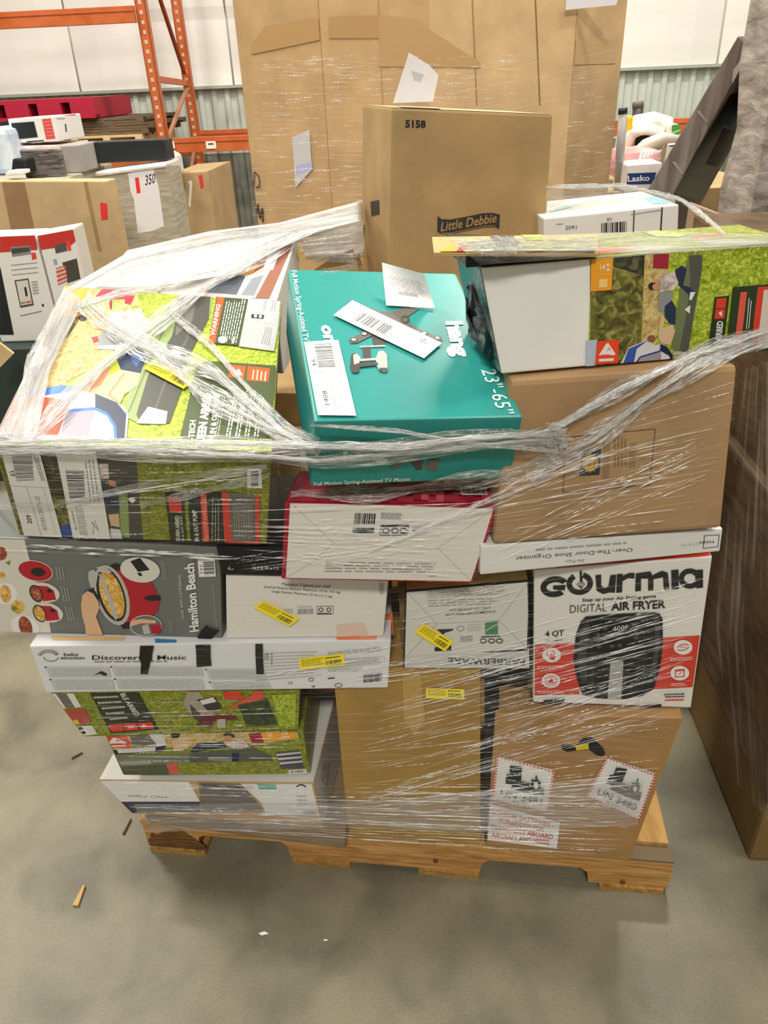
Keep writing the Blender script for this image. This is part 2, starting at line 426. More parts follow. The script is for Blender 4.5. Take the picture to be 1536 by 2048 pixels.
for i in range(3):
    jit = (0, .06, -.03)[i]
    pallet_generic('wooden_pallet', ['dark weathered pallet at the bottom of the pile on the rack shelf', 'dark weathered pallet in the middle of the pile on the rack shelf', 'dark weathered pallet on top of the pile on the rack shelf'][i],
                   W(dk0-.1+jit, -1.25, z), WA*(dk1-dk0-.06), WB*.95, .04, DW, DW, 6); z += .042
# red plastic pallet lies across the left end
t = thing('plastic_pallet', 'crimson plastic pallet lying on the rack shelf', 'pallet', W(a0, -1.3, RPZ))
mb = MB(); hh = .15
mb.box(W(a0, -1.3, RPZ+hh-.03), WA*(a1-a0), WB*.9, (0, 0, .03), RP); mb.build('deck', t)
for i in range(4):
    mb = MB(); mb.box(W(a0+(a1-a0-.2)*i/3, -1.31, RPZ), WA*.2, WB*.9, (0, 0, hh-.03), RP); mb.build('foot_block', t)
mb = MB(); mb.box(W(a0, -1.305, RPZ), WA*(a1-a0), WB*.1, (0, 0, .025), RP); mb.build('lower_rail', t)
# a stack under the plastic pallet keeps it up
pb = thing('carton', 'brown carton holding up the crimson plastic pallet', 'carton', W(a0+.1, -1.2, SH))
mb = MB(); mb.box(W(a0-.3, -1.2, SH+.002), WA*max(.3, dk0-a0+.1), WB*.7, (0, 0, RPZ-SH-.004), KR3); mb.build('carton_body', pb, bevel=.004)
lf = Carton('carton', 'white printed carton beside the far left rack upright', 'carton', corners=[W(ls_-.52+a_, b_, RPZ+z_) for b_ in (-1.0, -.6) for z_ in (.152, .38) for a_ in (.02, .45)], mat=M('#cdc9bd', .6))

# ------------------------------------------------------------------ loads standing on the left
# tan wrapped carton at the back of the row
c = bgbox('carton', 'tan film-wrapped tall carton with a red tag beside the dark wall', 'carton', (362, 560), (470, 560), (340, 348), (415, 342), 5.6, .7, KR3, zb=0.0)
a = c.art('front', 'red_tag', label='red paper tag'); a.z(220, 250, 5.12); a.poly([(905, 515), (945, 510), (962, 640), (930, 655)], M('#cf3b3c', .5)); a.flush()
a = c.art('front', 'film_fold', label='white gathered fold of stretch film'); a.z(220, 250, 5.12); a.poly([(795, 575), (835, 565), (845, 600), (825, 840), (805, 835), (815, 610)], M('#e9e4d6', .4)); a.flush()
topz0 = min(c.c[2].z, c.c[3].z)
c2 = bgbox('plastic_bag', 'white plastic bag crumpled behind the black carton', 'bag', (340, 346), (420, 346), (333, 302), (352, 312), 5.5, .15, M('#d8d5cc', .35), bevel=.02, zb=topz0)
# white wrapped load with the handwritten sheet
WWR = M('#b4ab98', .3, 'mottle', c0='#a59a83', c1='#c2bbab', scale=10, stretch=(1, 1, 5), bump=.3)
c = bgbox('wrapped_load', 'pale film-wrapped pallet load with a handwritten white sheet taped on', 'wrapped load', (150, 640), (385, 600), (190, 346), (332, 327), 4.75, .28, WWR, zb=0.0)
a = c.art('front', 'paper_sheet', label='white sheet numbered 350 in black marker'); a.z(220, 250, 5.12)
pw = M('#eceaea', .6); rt = M('#f0363a', .5); bkp = M('#1b1d20', .5)
a.poly([(185, 495), (440, 435), (500, 640), (555, 1035), (440, 1085), (285, 1110), (245, 760), (210, 680)], pw)
a.poly([(255, 540), (295, 535), (315, 695), (275, 705)], rt)
a.text('350', (362, 618), (470, 592), (350, 520), bkp, .01, .3); a.flush()
TW = c
WF = M('#dfdcd6', .3, 'mottle', c0='#cfcbc4', c1='#f0eee9', scale=12, stretch=(1, 4, 8), bump=.4)
mb = MB()
ctop = c.c
mb.hexa([ctop[2]+Vector((0, -.01, -.02)), ctop[3]+Vector((0, -.01, -.02)), ctop[2]+Vector((0, -.005, .006)), ctop[3]+Vector((0, -.005, .006)), ctop[6]+Vector((0, 0, -.05)), ctop[7]+Vector((0, 0, -.05)), ctop[6]+Vector((0, 0, .006)), ctop[7]+Vector((0, 0, .006))], WF)
mb.build('film_top', c.o, bevel=.012)
topz = max(p.z for p in ctop[2:4])+.007
# black carton on that load
c = bgbox('carton', 'long plain black carton on top of the pale wrapped load', 'carton', (172, 342), (332, 334), (160, 286), (328, 279), 4.86, .16, BK, zb=topz)
a = c.art('front'); a.z(220, 250, 5.12); gy = M('#7d8388', .5); a.text('logo', (188, 300), (275, 295), (188, 270), gy); a.flush() if False else None
# microwave carton on the pile
LZ = at_plane((90, 350), Vector((0, 4.66, 0)), Vector((0, 1, 0))).z
WZ = at_plane((70, 316), Vector((0, 4.68, 0)), Vector((0, 1, 0))).z
MZ = at_plane((70, 289), Vector((0, 4.70, 0)), Vector((0, 1, 0))).z
c = bgbox('microwave_carton', 'white and red microwave carton stacked on the wrapped grey load', 'carton', (26, 290), (110, 286), (15, 238), (106, 232), 4.7, .36, WH, yaw=-6, zb=MZ)
for f in ('front',):
    a = c.art(f); a.z(0, 180, 5.908)
    a.poly([(90, 310), (620, 265), (620, 305), (95, 345)], RED)
    a.poly([(135, 395), (400, 375), (445, 555), (175, 582)], BK).line([(135, 395), (400, 375), (445, 555), (175, 582), (135, 395)], 8, M('#4a4c52', .4))
    a.poly([(495, 345), (600, 335), (655, 575), (545, 585)], M('#d9534c', .45))
    for k in range(5): a.line([(510+k*9, 380+k*40), (610+k*9, 370+k*40)], 4, M('#f0b4ae', .5))
    a.poly([(315, 605), (520, 590), (520, 603), (318, 620)], BK); a.flush()
a = c.art('right'); a.z(0, 180, 5.908); a.poly([(620, 262), (890, 262), (890, 300), (625, 300)], RED).lines([(670, 325), (770, 325), (770, 350), (670, 350)], 2, GREY).poly([(765, 400), (780, 400), (790, 495), (775, 495)], BK).poly([(750, 585), (880, 580), (885, 615), (760, 625)], GREY); a.flush()
MC = c
c = bgbox('wrapped_carton', 'carton under white and red stretch film beneath the microwave carton', 'carton', (28, 320), (122, 318), (17, 293), (118, 290), 4.68, .4, M('#e3d5d2', .3, 'mottle', c0='#e9e5e1', c1='#dcb4ae', scale=7), yaw=-6, zb=WZ)
c = bgbox('wrapped_carton', 'dark film-wrapped carton beside a grey one on the left pile', 'carton', (60, 352), (124, 346), (38, 300), (118, 299), 4.66, .06, M('#4b4744', .25, 'mottle', c0='#2f2c2b', c1='#8b8580', scale=14, stretch=(1, 1, 8), bump=.5), yaw=4, zb=LZ)
c = bgbox('carton', 'grey carton beside the black carton on the left pile', 'carton', (126, 346), (170, 343), (120, 292), (158, 290), 4.72, .3, M('#a19c96', .6), yaw=0, zb=LZ)
c = bgbox('carton', 'narrow black carton left of the microwave carton', 'carton', (8, 292), (27, 290), (2, 244), (18, 240), 4.9, .3, BK, zb=LZ)
c = bgbox('plastic_sack', 'pale blue plastic sack at the edge of the left pile', 'sack', (-40, 345), (18, 345), (-40, 255), (8, 258), 4.62, .3, M('#b9cbdc', .3, 'mottle', c0='#a7bfd8', c1='#dfe6ea', scale=9, bump=.3), bevel=.03, zb=LZ)
c = bgbox('plastic_pot', 'small black tapered pot lying on the tan bulk bin', 'pot', (22, 341), (56, 345), (24, 317), (50, 318), 4.3, .12, M('#242527', .35), bevel=.012)
c = bgbox('paper_pad', 'white paper pad lying on the rim of the tan bulk bin', 'paper', (9, 351), (44, 349), (14, 342), (43, 341), 4.15, .1, M('#eef0f4', .5))
# tan bulk bin with film
c = bgbox('bulk_bin', 'tan corrugated bulk bin under film with a red tag on its front', 'bulk bin', (-40, 760), (270, 760), (-40, 362), (214, 362), 4.1, .12, KR, zb=0.0)
BIN = c
for q_, m_ in (([(20, 1090), (290, 1090), (420, 1700), (150, 1750)], '#a07c58'), ([(985, 1090), (1030, 1085), (1200, 1900), (1160, 1900)], '#ad8a58')):
    a = c.art('front', 'corner_board', label='brown worn strip of the bin board'); a.z(0, 180, 5.908); a.poly(q_, M(m_, .7, 'card')); a.flush()
a = c.art('front', 'red_tag', label='bright red paper tag', off=.003); a.z(0, 180, 5.908); a.poly([(1185, 1330), (1265, 1340), (1275, 1520), (1200, 1535)], rt); a.flush()
# two boxed ovens in the row before it
zo = at_plane((50, 690), Vector((0, 3.3, 0)), Vector((0, 1, 0))).z
def ovenbox(label, bl, br, tl, tr, Y, yaw, rp):
    c = bgbox('oven_carton', label, 'carton', bl, br, tl, tr, Y, .16, WH, yaw=yaw, zb=zo, group='red and white boxed ovens')
    a = c.art('front'); a.z(0, 420, 4.655); rp(a); a.flush()
    return c
def art1(a):
    a.poly([(0, 240), (330, 220), (350, 370), (0, 395)], RED).poly([(95, 345), (280, 330), (290, 410), (115, 435)], M('#8c8986', .5)).poly([(105, 360), (275, 345), (280, 385), (115, 410)], M('#4a4746', .5)).poly([(290, 400), (330, 395), (345, 450), (300, 465)], M('#e24b3c', .5))
    for k in range(3): a.line([(100+k*6, 515+k*45), (345+k*6, 490+k*45)], 5, M('#6f6d6d', .5))
    a.poly([(135, 655), (265, 635), (315, 885), (190, 910)], M('#4d4a46', .5)).poly([(150, 665), (258, 650), (300, 870), (195, 890)], M('#d9d3c8', .5)).poly([(225, 720), (245, 715), (260, 800), (240, 805)], BK).poly([(240, 850), (290, 842), (294, 860), (245, 870)], M('#c8694f', .5)).poly([(190, 860), (235, 850), (238, 870), (195, 880)], M('#7da06a', .5))
    a.line([(190, 985), (390, 940)], 6, M('#55534f', .5)).poly([(390, 875), (408, 873), (410, 895), (392, 898)], BK).lines([(290, 660), (350, 650), (370, 780), (310, 790)], 5, M('#a9a7a3', .5))
    a.poly([(0, 520), (10, 560), (130, 1160), (0, 1160)], BK).poly([(0, 1235), (320, 1215), (320, 1300), (0, 1320)], RED)
def art2(a):
    a.poly([(330, 230), (680, 170), (705, 290), (660, 330), (350, 375)], RED).poly([(505, 330), (615, 300), (625, 380), (520, 405)], M('#5a5553', .5)).poly([(615, 290), (650, 285), (665, 375), (630, 380)], M('#ee3d3a', .5))
    a.poly([(580, 490), (715, 450), (750, 640), (630, 680)], M('#4b4742', .5)).poly([(520, 540), (610, 515), (630, 660), (540, 700)], M('#c0553f', .5)).poly([(495, 460), (525, 455), (535, 505), (505, 510)], M('#8fa3c8', .5)).lines([(520, 540), (610, 515), (630, 660), (540, 700)], 4, M('#e6c9bf', .5))
ovenbox('white carton with red top band and black oven picture beside the tan bin', (-30, 695), (104, 688), (-60, 474), (70, 469), 3.3, -2, art1)
ovenbox('white carton with red lid, orange panel and small dark picture', (120, 690), (205, 680), (74, 470), (146, 457), 3.42, 3, art2)
# support under the oven cartons and the other left-hand things: lower pallet loads
def block(name, label, cat, x0, x1, y0, y1, z0, z1, m, group=None):
    t = thing(name, label, cat, Vector(((x0+x1)/2, (y0+y1)/2, z0)), group); mb = MB(); mb.box((x0, y0, z0), (x1-x0, 0, 0), (0, y1-y0, 0), (0, 0, z1-z0), m); mb.build('carton_body', t, bevel=.006); return t
block('carton', 'dark green carton under the red and white oven cartons', 'carton', -2.2, -.95, 3.25, 3.95, .0, zo-.002, M('#2e3a36', .5))
t = thing('cardboard_flap', 'loose tan cardboard flap lying beside the dark green carton', 'cardboard', at_y((10, 720), 3.1))
mb = MB(); q = [at_y(p, 3.05) for p in ((-10, 680), (27, 708), (0, 735), (-20, 730))]; mb.hexa([q[3], q[2], q[0], q[1]]+[p+Vector((0, .01, .004)) for p in (q[3], q[2], q[0], q[1])], KR); mb.build('sheet', t)

block('wrapped_load', 'grey film-wrapped pallet load under the microwave carton pile', 'wrapped load', -2.75, -1.64, 4.5, 5.3, 0, LZ-.002, WWR)
# ================================================================== big bulk bin behind the load
GY = 2.92
gl = at_y((500, 300), GY+.2).x; gf = at_y((657, 300), GY).x; gr = at_y((1128, 300), GY).x; gR = at_y((1222, 300), GY+.22).x
GB = M('#cdaa7a', .7, 'card'); GB2 = M('#d8b788', .7, 'card'); GB3 = M('#c6a274', .7, 'card')
foot = [(gl, GY+.22), (gf, GY), (gr, GY-.03), (gR, GY+.22), (gR, GY+.95), (gr, GY+1.15), (gf, GY+1.15), (gl, GY+.95)]
gay = thing('bulk_bin', 'tall open octagonal tan corrugated bulk bin behind the stacked pallet', 'bulk bin', ((gl+gR)/2, GY+.5, 0))
GT = 2.02
gm = [GB3, GB, GB2, GB2, GB3, GB3, GB3, GB3]
for i in range(8):
    a, b = foot[i], foot[(i+1) % 8]; a = Vector((*a, .14)); b = Vector((*b, .14)); d = (b-a).normalized(); n = Vector((d.y, -d.x, 0))
    if i == 1:  # front panel is creased in three
        cuts = [0, .43, .68, 1.0]
    else: cuts = [0, 1]
    for u0, u1, mm in zip(cuts[:-1], cuts[1:], [gm[i], GB2, GB2]):
        p = a.lerp(b, u0); q = a.lerp(b, u1); mb = MB()
        mb.hexa([p+n*.004, q+n*.004, p+n*.004+Vector((0, 0, GT-.14)), q+n*.004+Vector((0, 0, GT-.14)), p-n*.008, q-n*.008, p-n*.008+Vector((0, 0, GT-.14)), q-n*.008+Vector((0, 0, GT-.14))], mm)
        mb.build('bin_panel', gay)
pallet_generic('wooden_pallet', 'wooden pallet under the tall tan bulk bin', Vector((gl, GY, 0)), Vector((gR-gl, 0, 0)), Vector((0, 1.15, 0)), .138, DW, DW, 6)
fq = [Vector((gf, GY, GT)), Vector((gr, GY-.03, GT)), Vector((gr, GY-.03, .2)), Vector((gf, GY, .2))]
lq = [Vector((gl, GY+.22, GT)), Vector((gf, GY, GT)), Vector((gf, GY, .2)), Vector((gl, GY+.22, .2))]
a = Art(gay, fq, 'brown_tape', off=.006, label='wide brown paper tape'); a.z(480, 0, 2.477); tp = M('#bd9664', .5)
a.poly([(440, 85), (690, 75), (860, 95), (990, 190), (440, 190)], tp).poly([(690, 75), (860, 95), (1190, 310), (1190, 335), (690, 330)], M('#c39e6c', .6)); a.flush()  # tape drawn darker, with the shading along the film edge painted in
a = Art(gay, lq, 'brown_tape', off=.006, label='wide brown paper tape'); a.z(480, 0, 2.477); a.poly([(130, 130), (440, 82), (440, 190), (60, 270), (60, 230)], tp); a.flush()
a = Art(gay, lq, 'paper_strip', off=.007, label='bluish white paper strip under film'); a.z(480, 0, 2.477); a.poly([(265, 680), (350, 640), (362, 840), (280, 930)], M('#cfcdcc', .5)).poly([(285, 820), (362, 800), (365, 840), (282, 870)], M('#b9bbe0', .5)); a.flush()
for xx, c_ in ((1150, '#a98452'), (1462, '#8d6b40'), (685, '#b89362')):
    a = Art(gay, fq, 'crease_line', off=.005, label='vertical crease in the board'); a.z(480, 0, 2.477); a.line([(xx, 0), (xx+22, 520)], 7, M(c_, .7)); a.flush()
rq = [Vector((gr, GY-.03, GT)), Vector((gR, GY+.22, GT)), Vector((gR, GY+.22, .2)), Vector((gr, GY-.03, .2))]
a = Art(gay, rq, 'clear_tape', off=.006, label='clear tape band'); a.z(1060, 0, 3.227); a.poly([(240, 255), (560, 250), (540, 410), (245, 420)], M('#d3b27c', .3)); a.flush()
t = thing('paper_sheet', 'loose white paper sheet hanging over the rim of the tall bulk bin', 'paper', at_y((1190, 10), GY-.05))
mb = MB(); q = [at_y(p, GY-.06) for p in ((1133, -12), (1240, -12), (1232, 10), (1131, 20))]; mb.hexa([q[3], q[2], q[0], q[1]]+[p+Vector((0, .004, 0)) for p in (q[3], q[2], q[0], q[1])], M('#e6e3e6', .6)); mb.build('sheet', t)
# the dark scribbled marks low on the bin's left edge
sb = M('#4a3431', .6)
for p_, w_ in (([(75, 930), (78, 850), (100, 870), (105, 915), (85, 930), (110, 925)], 5), ([(85, 1100), (95, 1010), (105, 1080), (118, 1030), (120, 1100)], 8)):
    a = Art(gay, lq, 'marker_scribble', off=.008, label='dark marker scribble'); a.z(480, 0, 2.477); a.line(p_, w_, sb); a.flush()

# ================================================================== clutter on the right behind the load
JY = 4.2
jz = at_y((1300, 378), JY).z
block('bulk_bin', 'low brown carton holding the clutter beside the grey wooden slab', 'carton', 1.15, 2.1, JY-.02, JY+.8, 0, jz-.004, KR3)
lk = bgbox('fan_carton', 'blue and white fan carton lettered on its side among the clutter', 'carton', (1250, 378), (1335, 376), (1256, 331), (1325, 325), JY, .3, M('#e9e7e6', .5), zb=jz)
a = lk.art('front'); a.z(1220, 180, 4.861); bl_ = M('#1f3d7e', .5)
a.poly([(130, 815), (450, 800), (420, 915), (135, 920)], bl_).text('Lasko', (172, 890), (385, 880), (172, 835), M('#f2f3f6', .5), .02).poly([(170, 735), (480, 720), (475, 800), (170, 808)], M('#efedec', .5)); a.flush()
t = bgbox('pink_bag', 'dusty pink soft bag with an orange strap lying on the clutter', 'bag', (1225, 360), (1322, 345), (1245, 303), (1330, 298), JY+.22, .35, M('#cf9a97', .7, 'mottle', c0='#b87f80', c1='#e0b2ac', scale=8, bump=.3), bevel=.05)
a = t.art('front', 'strap', label='orange strap', off=.004); a.z(1220, 180, 4.861); a.poly([(30, 650), (180, 690), (175, 710), (30, 690)], M('#d98a34', .6)); a.flush()
a = t.art('front', 'striped_sleeve', label='white striped plastic sleeve', off=.004); a.z(1220, 180, 4.861)
for k in range(6): a.poly([(275+k*38, 675-k*14), (300+k*38, 672-k*14), (330+k*38, 575+k*-4), (305+k*38, 580-k*4)], M('#f3f0f0', .35))
a.flush()
# white plastic chair lying on its side on top: arched backrest with dark opening
ch = thing('plastic_chair', 'white moulded plastic garden chair tipped over on the clutter', 'chair', at_y((1300, 300), JY+.45)); cw = M('#e4dfd2', .4); CYY = JY+.45
def arch(pts, r, nm, m=cw):
    mb = MB(); mb.tube([at_y(p, CYY+dy) for p, dy in pts], r, m, 10); mb.build(nm, ch, smooth=True)
arch([((1246, 312), 0), ((1252, 275), 0), ((1275, 250), 0), ((1305, 245), .02), ((1330, 252), .04), ((1340, 275), .06)], .055, 'backrest_rim')
arch([((1250, 300), -.05), ((1262, 270), -.05), ((1290, 258), -.05), ((1322, 262), 0), ((1333, 280), .0)], .03, 'backrest_slat')
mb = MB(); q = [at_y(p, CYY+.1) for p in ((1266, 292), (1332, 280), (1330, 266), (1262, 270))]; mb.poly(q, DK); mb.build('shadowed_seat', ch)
arch([((1262, 312), -.12), ((1290, 292), -.15), ((1325, 277), -.1), ((1365, 280), -.1)], [.02, .035, .035, .02], 'armrest', M('#c8c3b6', .4))
for (nm, lb, pts, r, m, cap) in (
    ('pole', 'grey metal pole with black end cap standing in the clutter', ((1243, 312), (1246, 216)), .022, SIL, BK),
    ('pole', 'dark brown pole standing behind the white plastic chair', ((1275, 300), (1276, 203)), .03, M('#3a3030', .4), M('#6b5f5c', .4))):
    t = thing(nm, lb, 'pole', at_y(pts[0], JY+.62 if 'dark' in lb else JY+.05)); Yp = JY+.62 if 'dark' in lb else JY+.05
    p0, p1 = at_y(pts[0], Yp), at_y(pts[1], Yp)
    mb = MB(); mb.tube([Vector((p0.x, p0.y, jz)), p1.lerp(p0, .12)], r, m, 12); mb.build('shaft', t, smooth=True)
    mb = MB(); mb.tube([p1.lerp(p0, .12), p1], r*1.05, cap, 12); mb.build('end_cap', t, smooth=True)
t = bgbox('yellow_bottle', 'bright yellow plastic bottle neck beside the dark brown pole', 'bottle', (1254, 300), (1270, 300), (1256, 232), (1268, 230), JY+.5, .07, M('#e9c21d', .4), bevel=.02, zb=jz)
t = bgbox('green_bag', 'green and white printed bag leaning behind the white plastic chair', 'bag', (1340, 300), (1368, 300), (1338, 246), (1362, 248), JY+.5, .12, M('#dcdccd', .5), bevel=.02, zb=jz)
a = t.art('front'); a.z(1220, 180, 4.861); a.poly([(600, 345), (690, 320), (700, 440), (600, 440)], M('#4f9b4a', .45)).line([(600, 420), (690, 385)], 10, M('#d7ecd2', .4)); a.flush()
t = bgbox('small_frame', 'white framed panel with black edge among the clutter', 'panel', (1336, 330), (1365, 330), (1338, 288), (1366, 286), JY-.05, .03, M('#ecebe8', .4), zb=jz)
a = t.art('front'); a.z(1220, 180, 4.861); a.line([(560, 545), (555, 690)], 14, DK).line([(560, 545), (640, 540)], 10, DK); a.flush()
# grey wooden slab leaning
GWd = M('#9a9089', .5, 'wood', c0='#7a706b', c1='#b0a69e', scale=4, stretch=(8, 8, 1)); SY = 3.15
q = [at_y(p, SY) for p in ((1292, 385), (1343, 396), (1476, 72), (1500, 100))]
for kk in (0, 1):   # carry the slab down to the floor along its own slope
    dv = (q[2+kk]-q[kk]); q[kk] = q[kk] - dv*((q[kk].z-.01)/dv.z)
bv = Vector((.34, .42, .02))
sl = Carton('furniture_slab', 'grey wood-grain furniture slab leaning with a black back panel', 'furniture panel', corners=q+[p+bv for p in q], mat=GWd, bevel=.004)
a = sl.art('right', 'black_back_panel', off=.001); a.z(1220, 180, 4.861)
a.poly([(600, 1000), (1165, 50), (1600, -100), (1600, 900), (1000, 1100)], M('#17191b', .22)).poly([(1110, 215), (1270, 225), (1310, 450), (1230, 450), (1080, 300)], M('#215a80', .4)).poly([(1100, 365), (1235, 400), (1040, 750), (925, 720)], M('#5e5953', .6)).line([(715, 840), (1190, 770)], 6, M('#3f4244', .3)); a.flush()
a = sl.art('front', 'paper_strip', label='white paper strip at the top of the slab', off=.002); a.z(1060, 0, 3.227); a.poly([(1380, 222), (1430, 222), (1400, 380), (1300, 560), (1310, 450), (1385, 350)], M('#e8e4e3', .5)).poly([(915, 1045), (935, 1040), (990, 1120), (975, 1125)], M('#b9b2ab', .5)).poly([(1075, 720), (1092, 712), (1150, 790), (1135, 795)], M('#b9b2ab', .5)); a.flush()
t = bgbox('carton', 'small carton with torn blue and white top beside the grey slab', 'carton', (1398, 470), (1470, 470), (1398, 412), (1470, 440), 2.42, .1, M('#a5907a', .6), zb=0.0)
a = t.art('top', 'blue_wrapper', off=.002); a.z(1220, 180, 4.861); a.poly([(880, 1060), (1030, 1020), (1230, 1130), (1160, 1230), (1010, 1120)], M('#2f74b8', .4)).poly([(950, 1050), (1020, 1020), (1050, 1050), (990, 1085)], M('#ddd8dc', .4)).poly([(1215, 1100), (1250, 1050), (1255, 1120), (1220, 1130)], M('#d9433b', .5)); a.flush()
# grey blanket-wrapped load at the right edge
BLK = M('#a59c92', .8, 'mottle', c0='#857b72', c1='#bdb5ab', scale=9, stretch=(2, 2, 3.5), bump=.8); BY = 2.55
q = [at_y(p, BY) for p in ((1512, 0), (1485, 260), (1443, 480))]
x0 = q[0].x
wl = thing('wrapped_load', 'tall grey film-wrapped load standing behind the open airbed carton', 'wrapped load', (q[2].x+.4, BY+.4, 0))
mb = MB(); nz = 12; nx = 8; grid = []
prof = [(0, q[2].x-.02), (q[2].z, q[2].x), (q[1].z, q[1].x), (q[0].z, q[0].x), (2.15, q[0].x+.03)]
def px_(z):
    for (z0, xx0), (z1, xx1) in zip(prof[:-1], prof[1:]):
        if z <= z1: return xx0+(xx1-xx0)*(z-z0)/(z1-z0)
    return prof[-1][1]
rnd = random.Random(3)
ring = []
for j in range(nz+1):
    z_ = 2.15*j/nz; xx = px_(z_); r = []
    for (u, v) in ((0, .9), (0, .5), (0, .12), (.1, 0), (.4, 0), (.8, 0), (.8, .5), (.8, .9)):
        r.append(Vector((xx+u+v*.5-.03+rnd.uniform(-.012, .012), BY+v+rnd.uniform(-.012, .012), z_)))
    ring.append(r)
for j in range(nz):
    for i in range(8):
        i2 = (i+1) % 8; mb.poly([ring[j][i], ring[j][i2], ring[j+1][i2], ring[j+1][i]], BLK)
mb.poly(ring[-1], BLK); mb.build('wrapping', wl, smooth=False)
mb = MB(); mb.box((q[2].x+.13, BY-.03, 0), (.5, 0, 0), (0, .02, 0), (0, 0, 1.42), M('#b59a5f', .6)); mb.build('corner_board', wl)

# ================================================================== wrapped load in the next pallet position (right foreground)
c0 = at_z((1497, 1722), 0.0); c1 = at_z((1385, 1440), 0.0)
dr = (c1-c0).normalized(); nd = Vector((dr.y, -dr.x, 0))
nl = thing('wrapped_load', 'dark brown wrapped carton load standing next to the pallet', 'wrapped load', c0+dr*.6+nd*.4)
mb = MB(); NB = M('#84693f', .6, 'card'); UPB = M('#5f4c39', .35, 'mottle', c0='#4c3c2c', c1='#75604a', scale=10, stretch=(1, 1, 5), bump=.3)
mb.box(c0, nd*.8, dr*1.25, (0, 0, .22), NB); mb.build('base_carton', nl, bevel=.012)
mb = MB(); mb.box(c0-nd*.004-dr*.004+Vector((0, 0, .2)), nd*.8, dr*1.24, (0, 0, .6), UPB); mb.build('lower_film_band', nl, bevel=.01)
mb = MB(); mb.box(c0+nd*.02+dr*.01+Vector((0, 0, .79)), nd*.78, dr*1.2, (0, 0, .45), UPB); mb.build('upper_carton', nl, bevel=.01)
# ================================================================== the pallet
ZZ = dict(A1=(0, 540, 5.12), A2=(300, 540, 4.8), A3=(0, 860, 5.12), A4=(280, 860, 4.8), A5=(0, 1060, 5.12), A6=(280, 1060, 4.518), A7=(560, 1120, 5.12), A8=(780, 1120, 5.12),
          B1=(1050, 1100, 3.84), B2=(80, 1360, 4.8), B3=(380, 1360, 4.518), B4=(940, 1400, 3.491), B5=(860, 440, 4.518), B6=(1180, 440, 4.315), B7=(560, 840, 3.491), B8=(960, 800, 2.954),
          C3=(380, 400, 4.042), C5=(560, 520, 4.518), C6=(840, 300, 6.982), D2=(480, 0, 2.477), D3=(1060, 0, 3.227), D4=(0, 440, 2.56), D5=(520, 500, 2.743), D6=(860, 420, 2.272), E7=(0, 1060, 1.92), E8=(700, 1060, 2.076))
def Z(a, k): return a.z(*ZZ[k])
PW = M('#c08d4f', .7, 'wood', c0='#8f6531', c1='#d8ae70', scale=5, stretch=(1.2, 9, 22)); PW2 = M('#bd9150', .7, 'wood', c0='#9a7438', c1='#cfa768', scale=5, stretch=(9, 1.2, 22))
PH = .12
pal = thing('wooden_pallet', 'worn yellowish wooden pallet with notched stringers carrying the wrapped load', 'pallet', L(.61, .5, 0))
def stringer(t0):
    # notched side board: profile in s,z extruded along t
    s = [(0, .016), (.115, .016), (.13, .03), (.135, .062), (.15, .07), (.335, .07), (.35, .055), (.355, .016), (.80, .016), (.806, .05), (.82, .064), (1.025, .064), (1.04, .05), (1.046, .016), (1.22, .016), (1.22, PH-.016), (0, PH-.016)]
    mb = MB(); f = [L(a, t0, b) for a, b in s]; g = [L(a, t0+.038, b) for a, b in s]
    from mathutils.geometry import tessellate_polygon
    tri = tessellate_polygon([[Vector((a, b, 0)) for a, b in s]])
    i0 = len(mb.v); mb.v += [tuple(p) for p in f+g]; k = mb.mi(PW); n = len(s)
    for t in tri:
        mb.f.append(tuple(i0+j for j in t)); mb.m.append(k); mb.f.append(tuple(i0+n+j for j in reversed(t))); mb.m.append(k)
    for j in range(n): mb.f.append((i0+j, i0+(j+1) % n, i0+n+(j+1) % n, i0+n+j)); mb.m.append(k)
    return mb.build('stringer', pal)
for t0 in (.006, .49, .975): stringer(t0)
for i, s0 in enumerate((0, .19, .36, .53, .70, .87, 1.045)):
    mb = MB(); w_ = .135 if i < 6 else .17; mb.box(L(s0, 0 if i != 6 else .045, PH-.016), PA*w_, PB*1.01, (0, 0, .016), PW2); mb.build('deck_board', pal, bevel=.002)
mb = MB(); mb.box(L(1.05, 0.006, PH-.016), PA*.17, PB*.036, (0, 0, .006), M('#7a6a50', .8)); mb.build('cut_board_end', pal)
for s0 in (.005, .36, .66, 1.07):
    mb = MB(); mb.box(L(s0, .0, 0), PA*.14, PB*1.0, (0, 0, .016), M('#a8803f', .75, 'wood', c0='#7d5c2c', c1='#c29b58', stretch=(9, 1.2, 20))); mb.build('bottom_board', pal)
for (s0, zz) in ((.02, .06), (1.12, .03), (.70, .05)):
    mb = MB(); P = L(s0, .004, zz); mb.tube([P, P-PB*.003], .006, M('#6b4a28', .8), 8); mb.build('nail_head', pal)

sq_ = [L(0, .006, PH), L(1.22, .006, PH), L(1.22, .006, .016), L(0, .006, .016)]
for pts_, lb_, c_ in (([(620, 705), (700, 690), (815, 770), (830, 800), (640, 805), (560, 790), (545, 740)], 'dark oily stain on the stringer end', '#6b4a26'), ([(1880, 730), (1960, 720), (1980, 760), (1900, 775)], 'brown knot stain on the stringer', '#8a5d2c')):
    a = Art(pal, sq_, 'wood_stain', off=.0012, label=lb_); a.z(60, 1360, 2.327); a.poly(pts_, M(c_, .75, 'wood', c0='#4a3219', c1='#8f6a38', scale=9, stretch=(1.2, 9, 22))); a.flush()
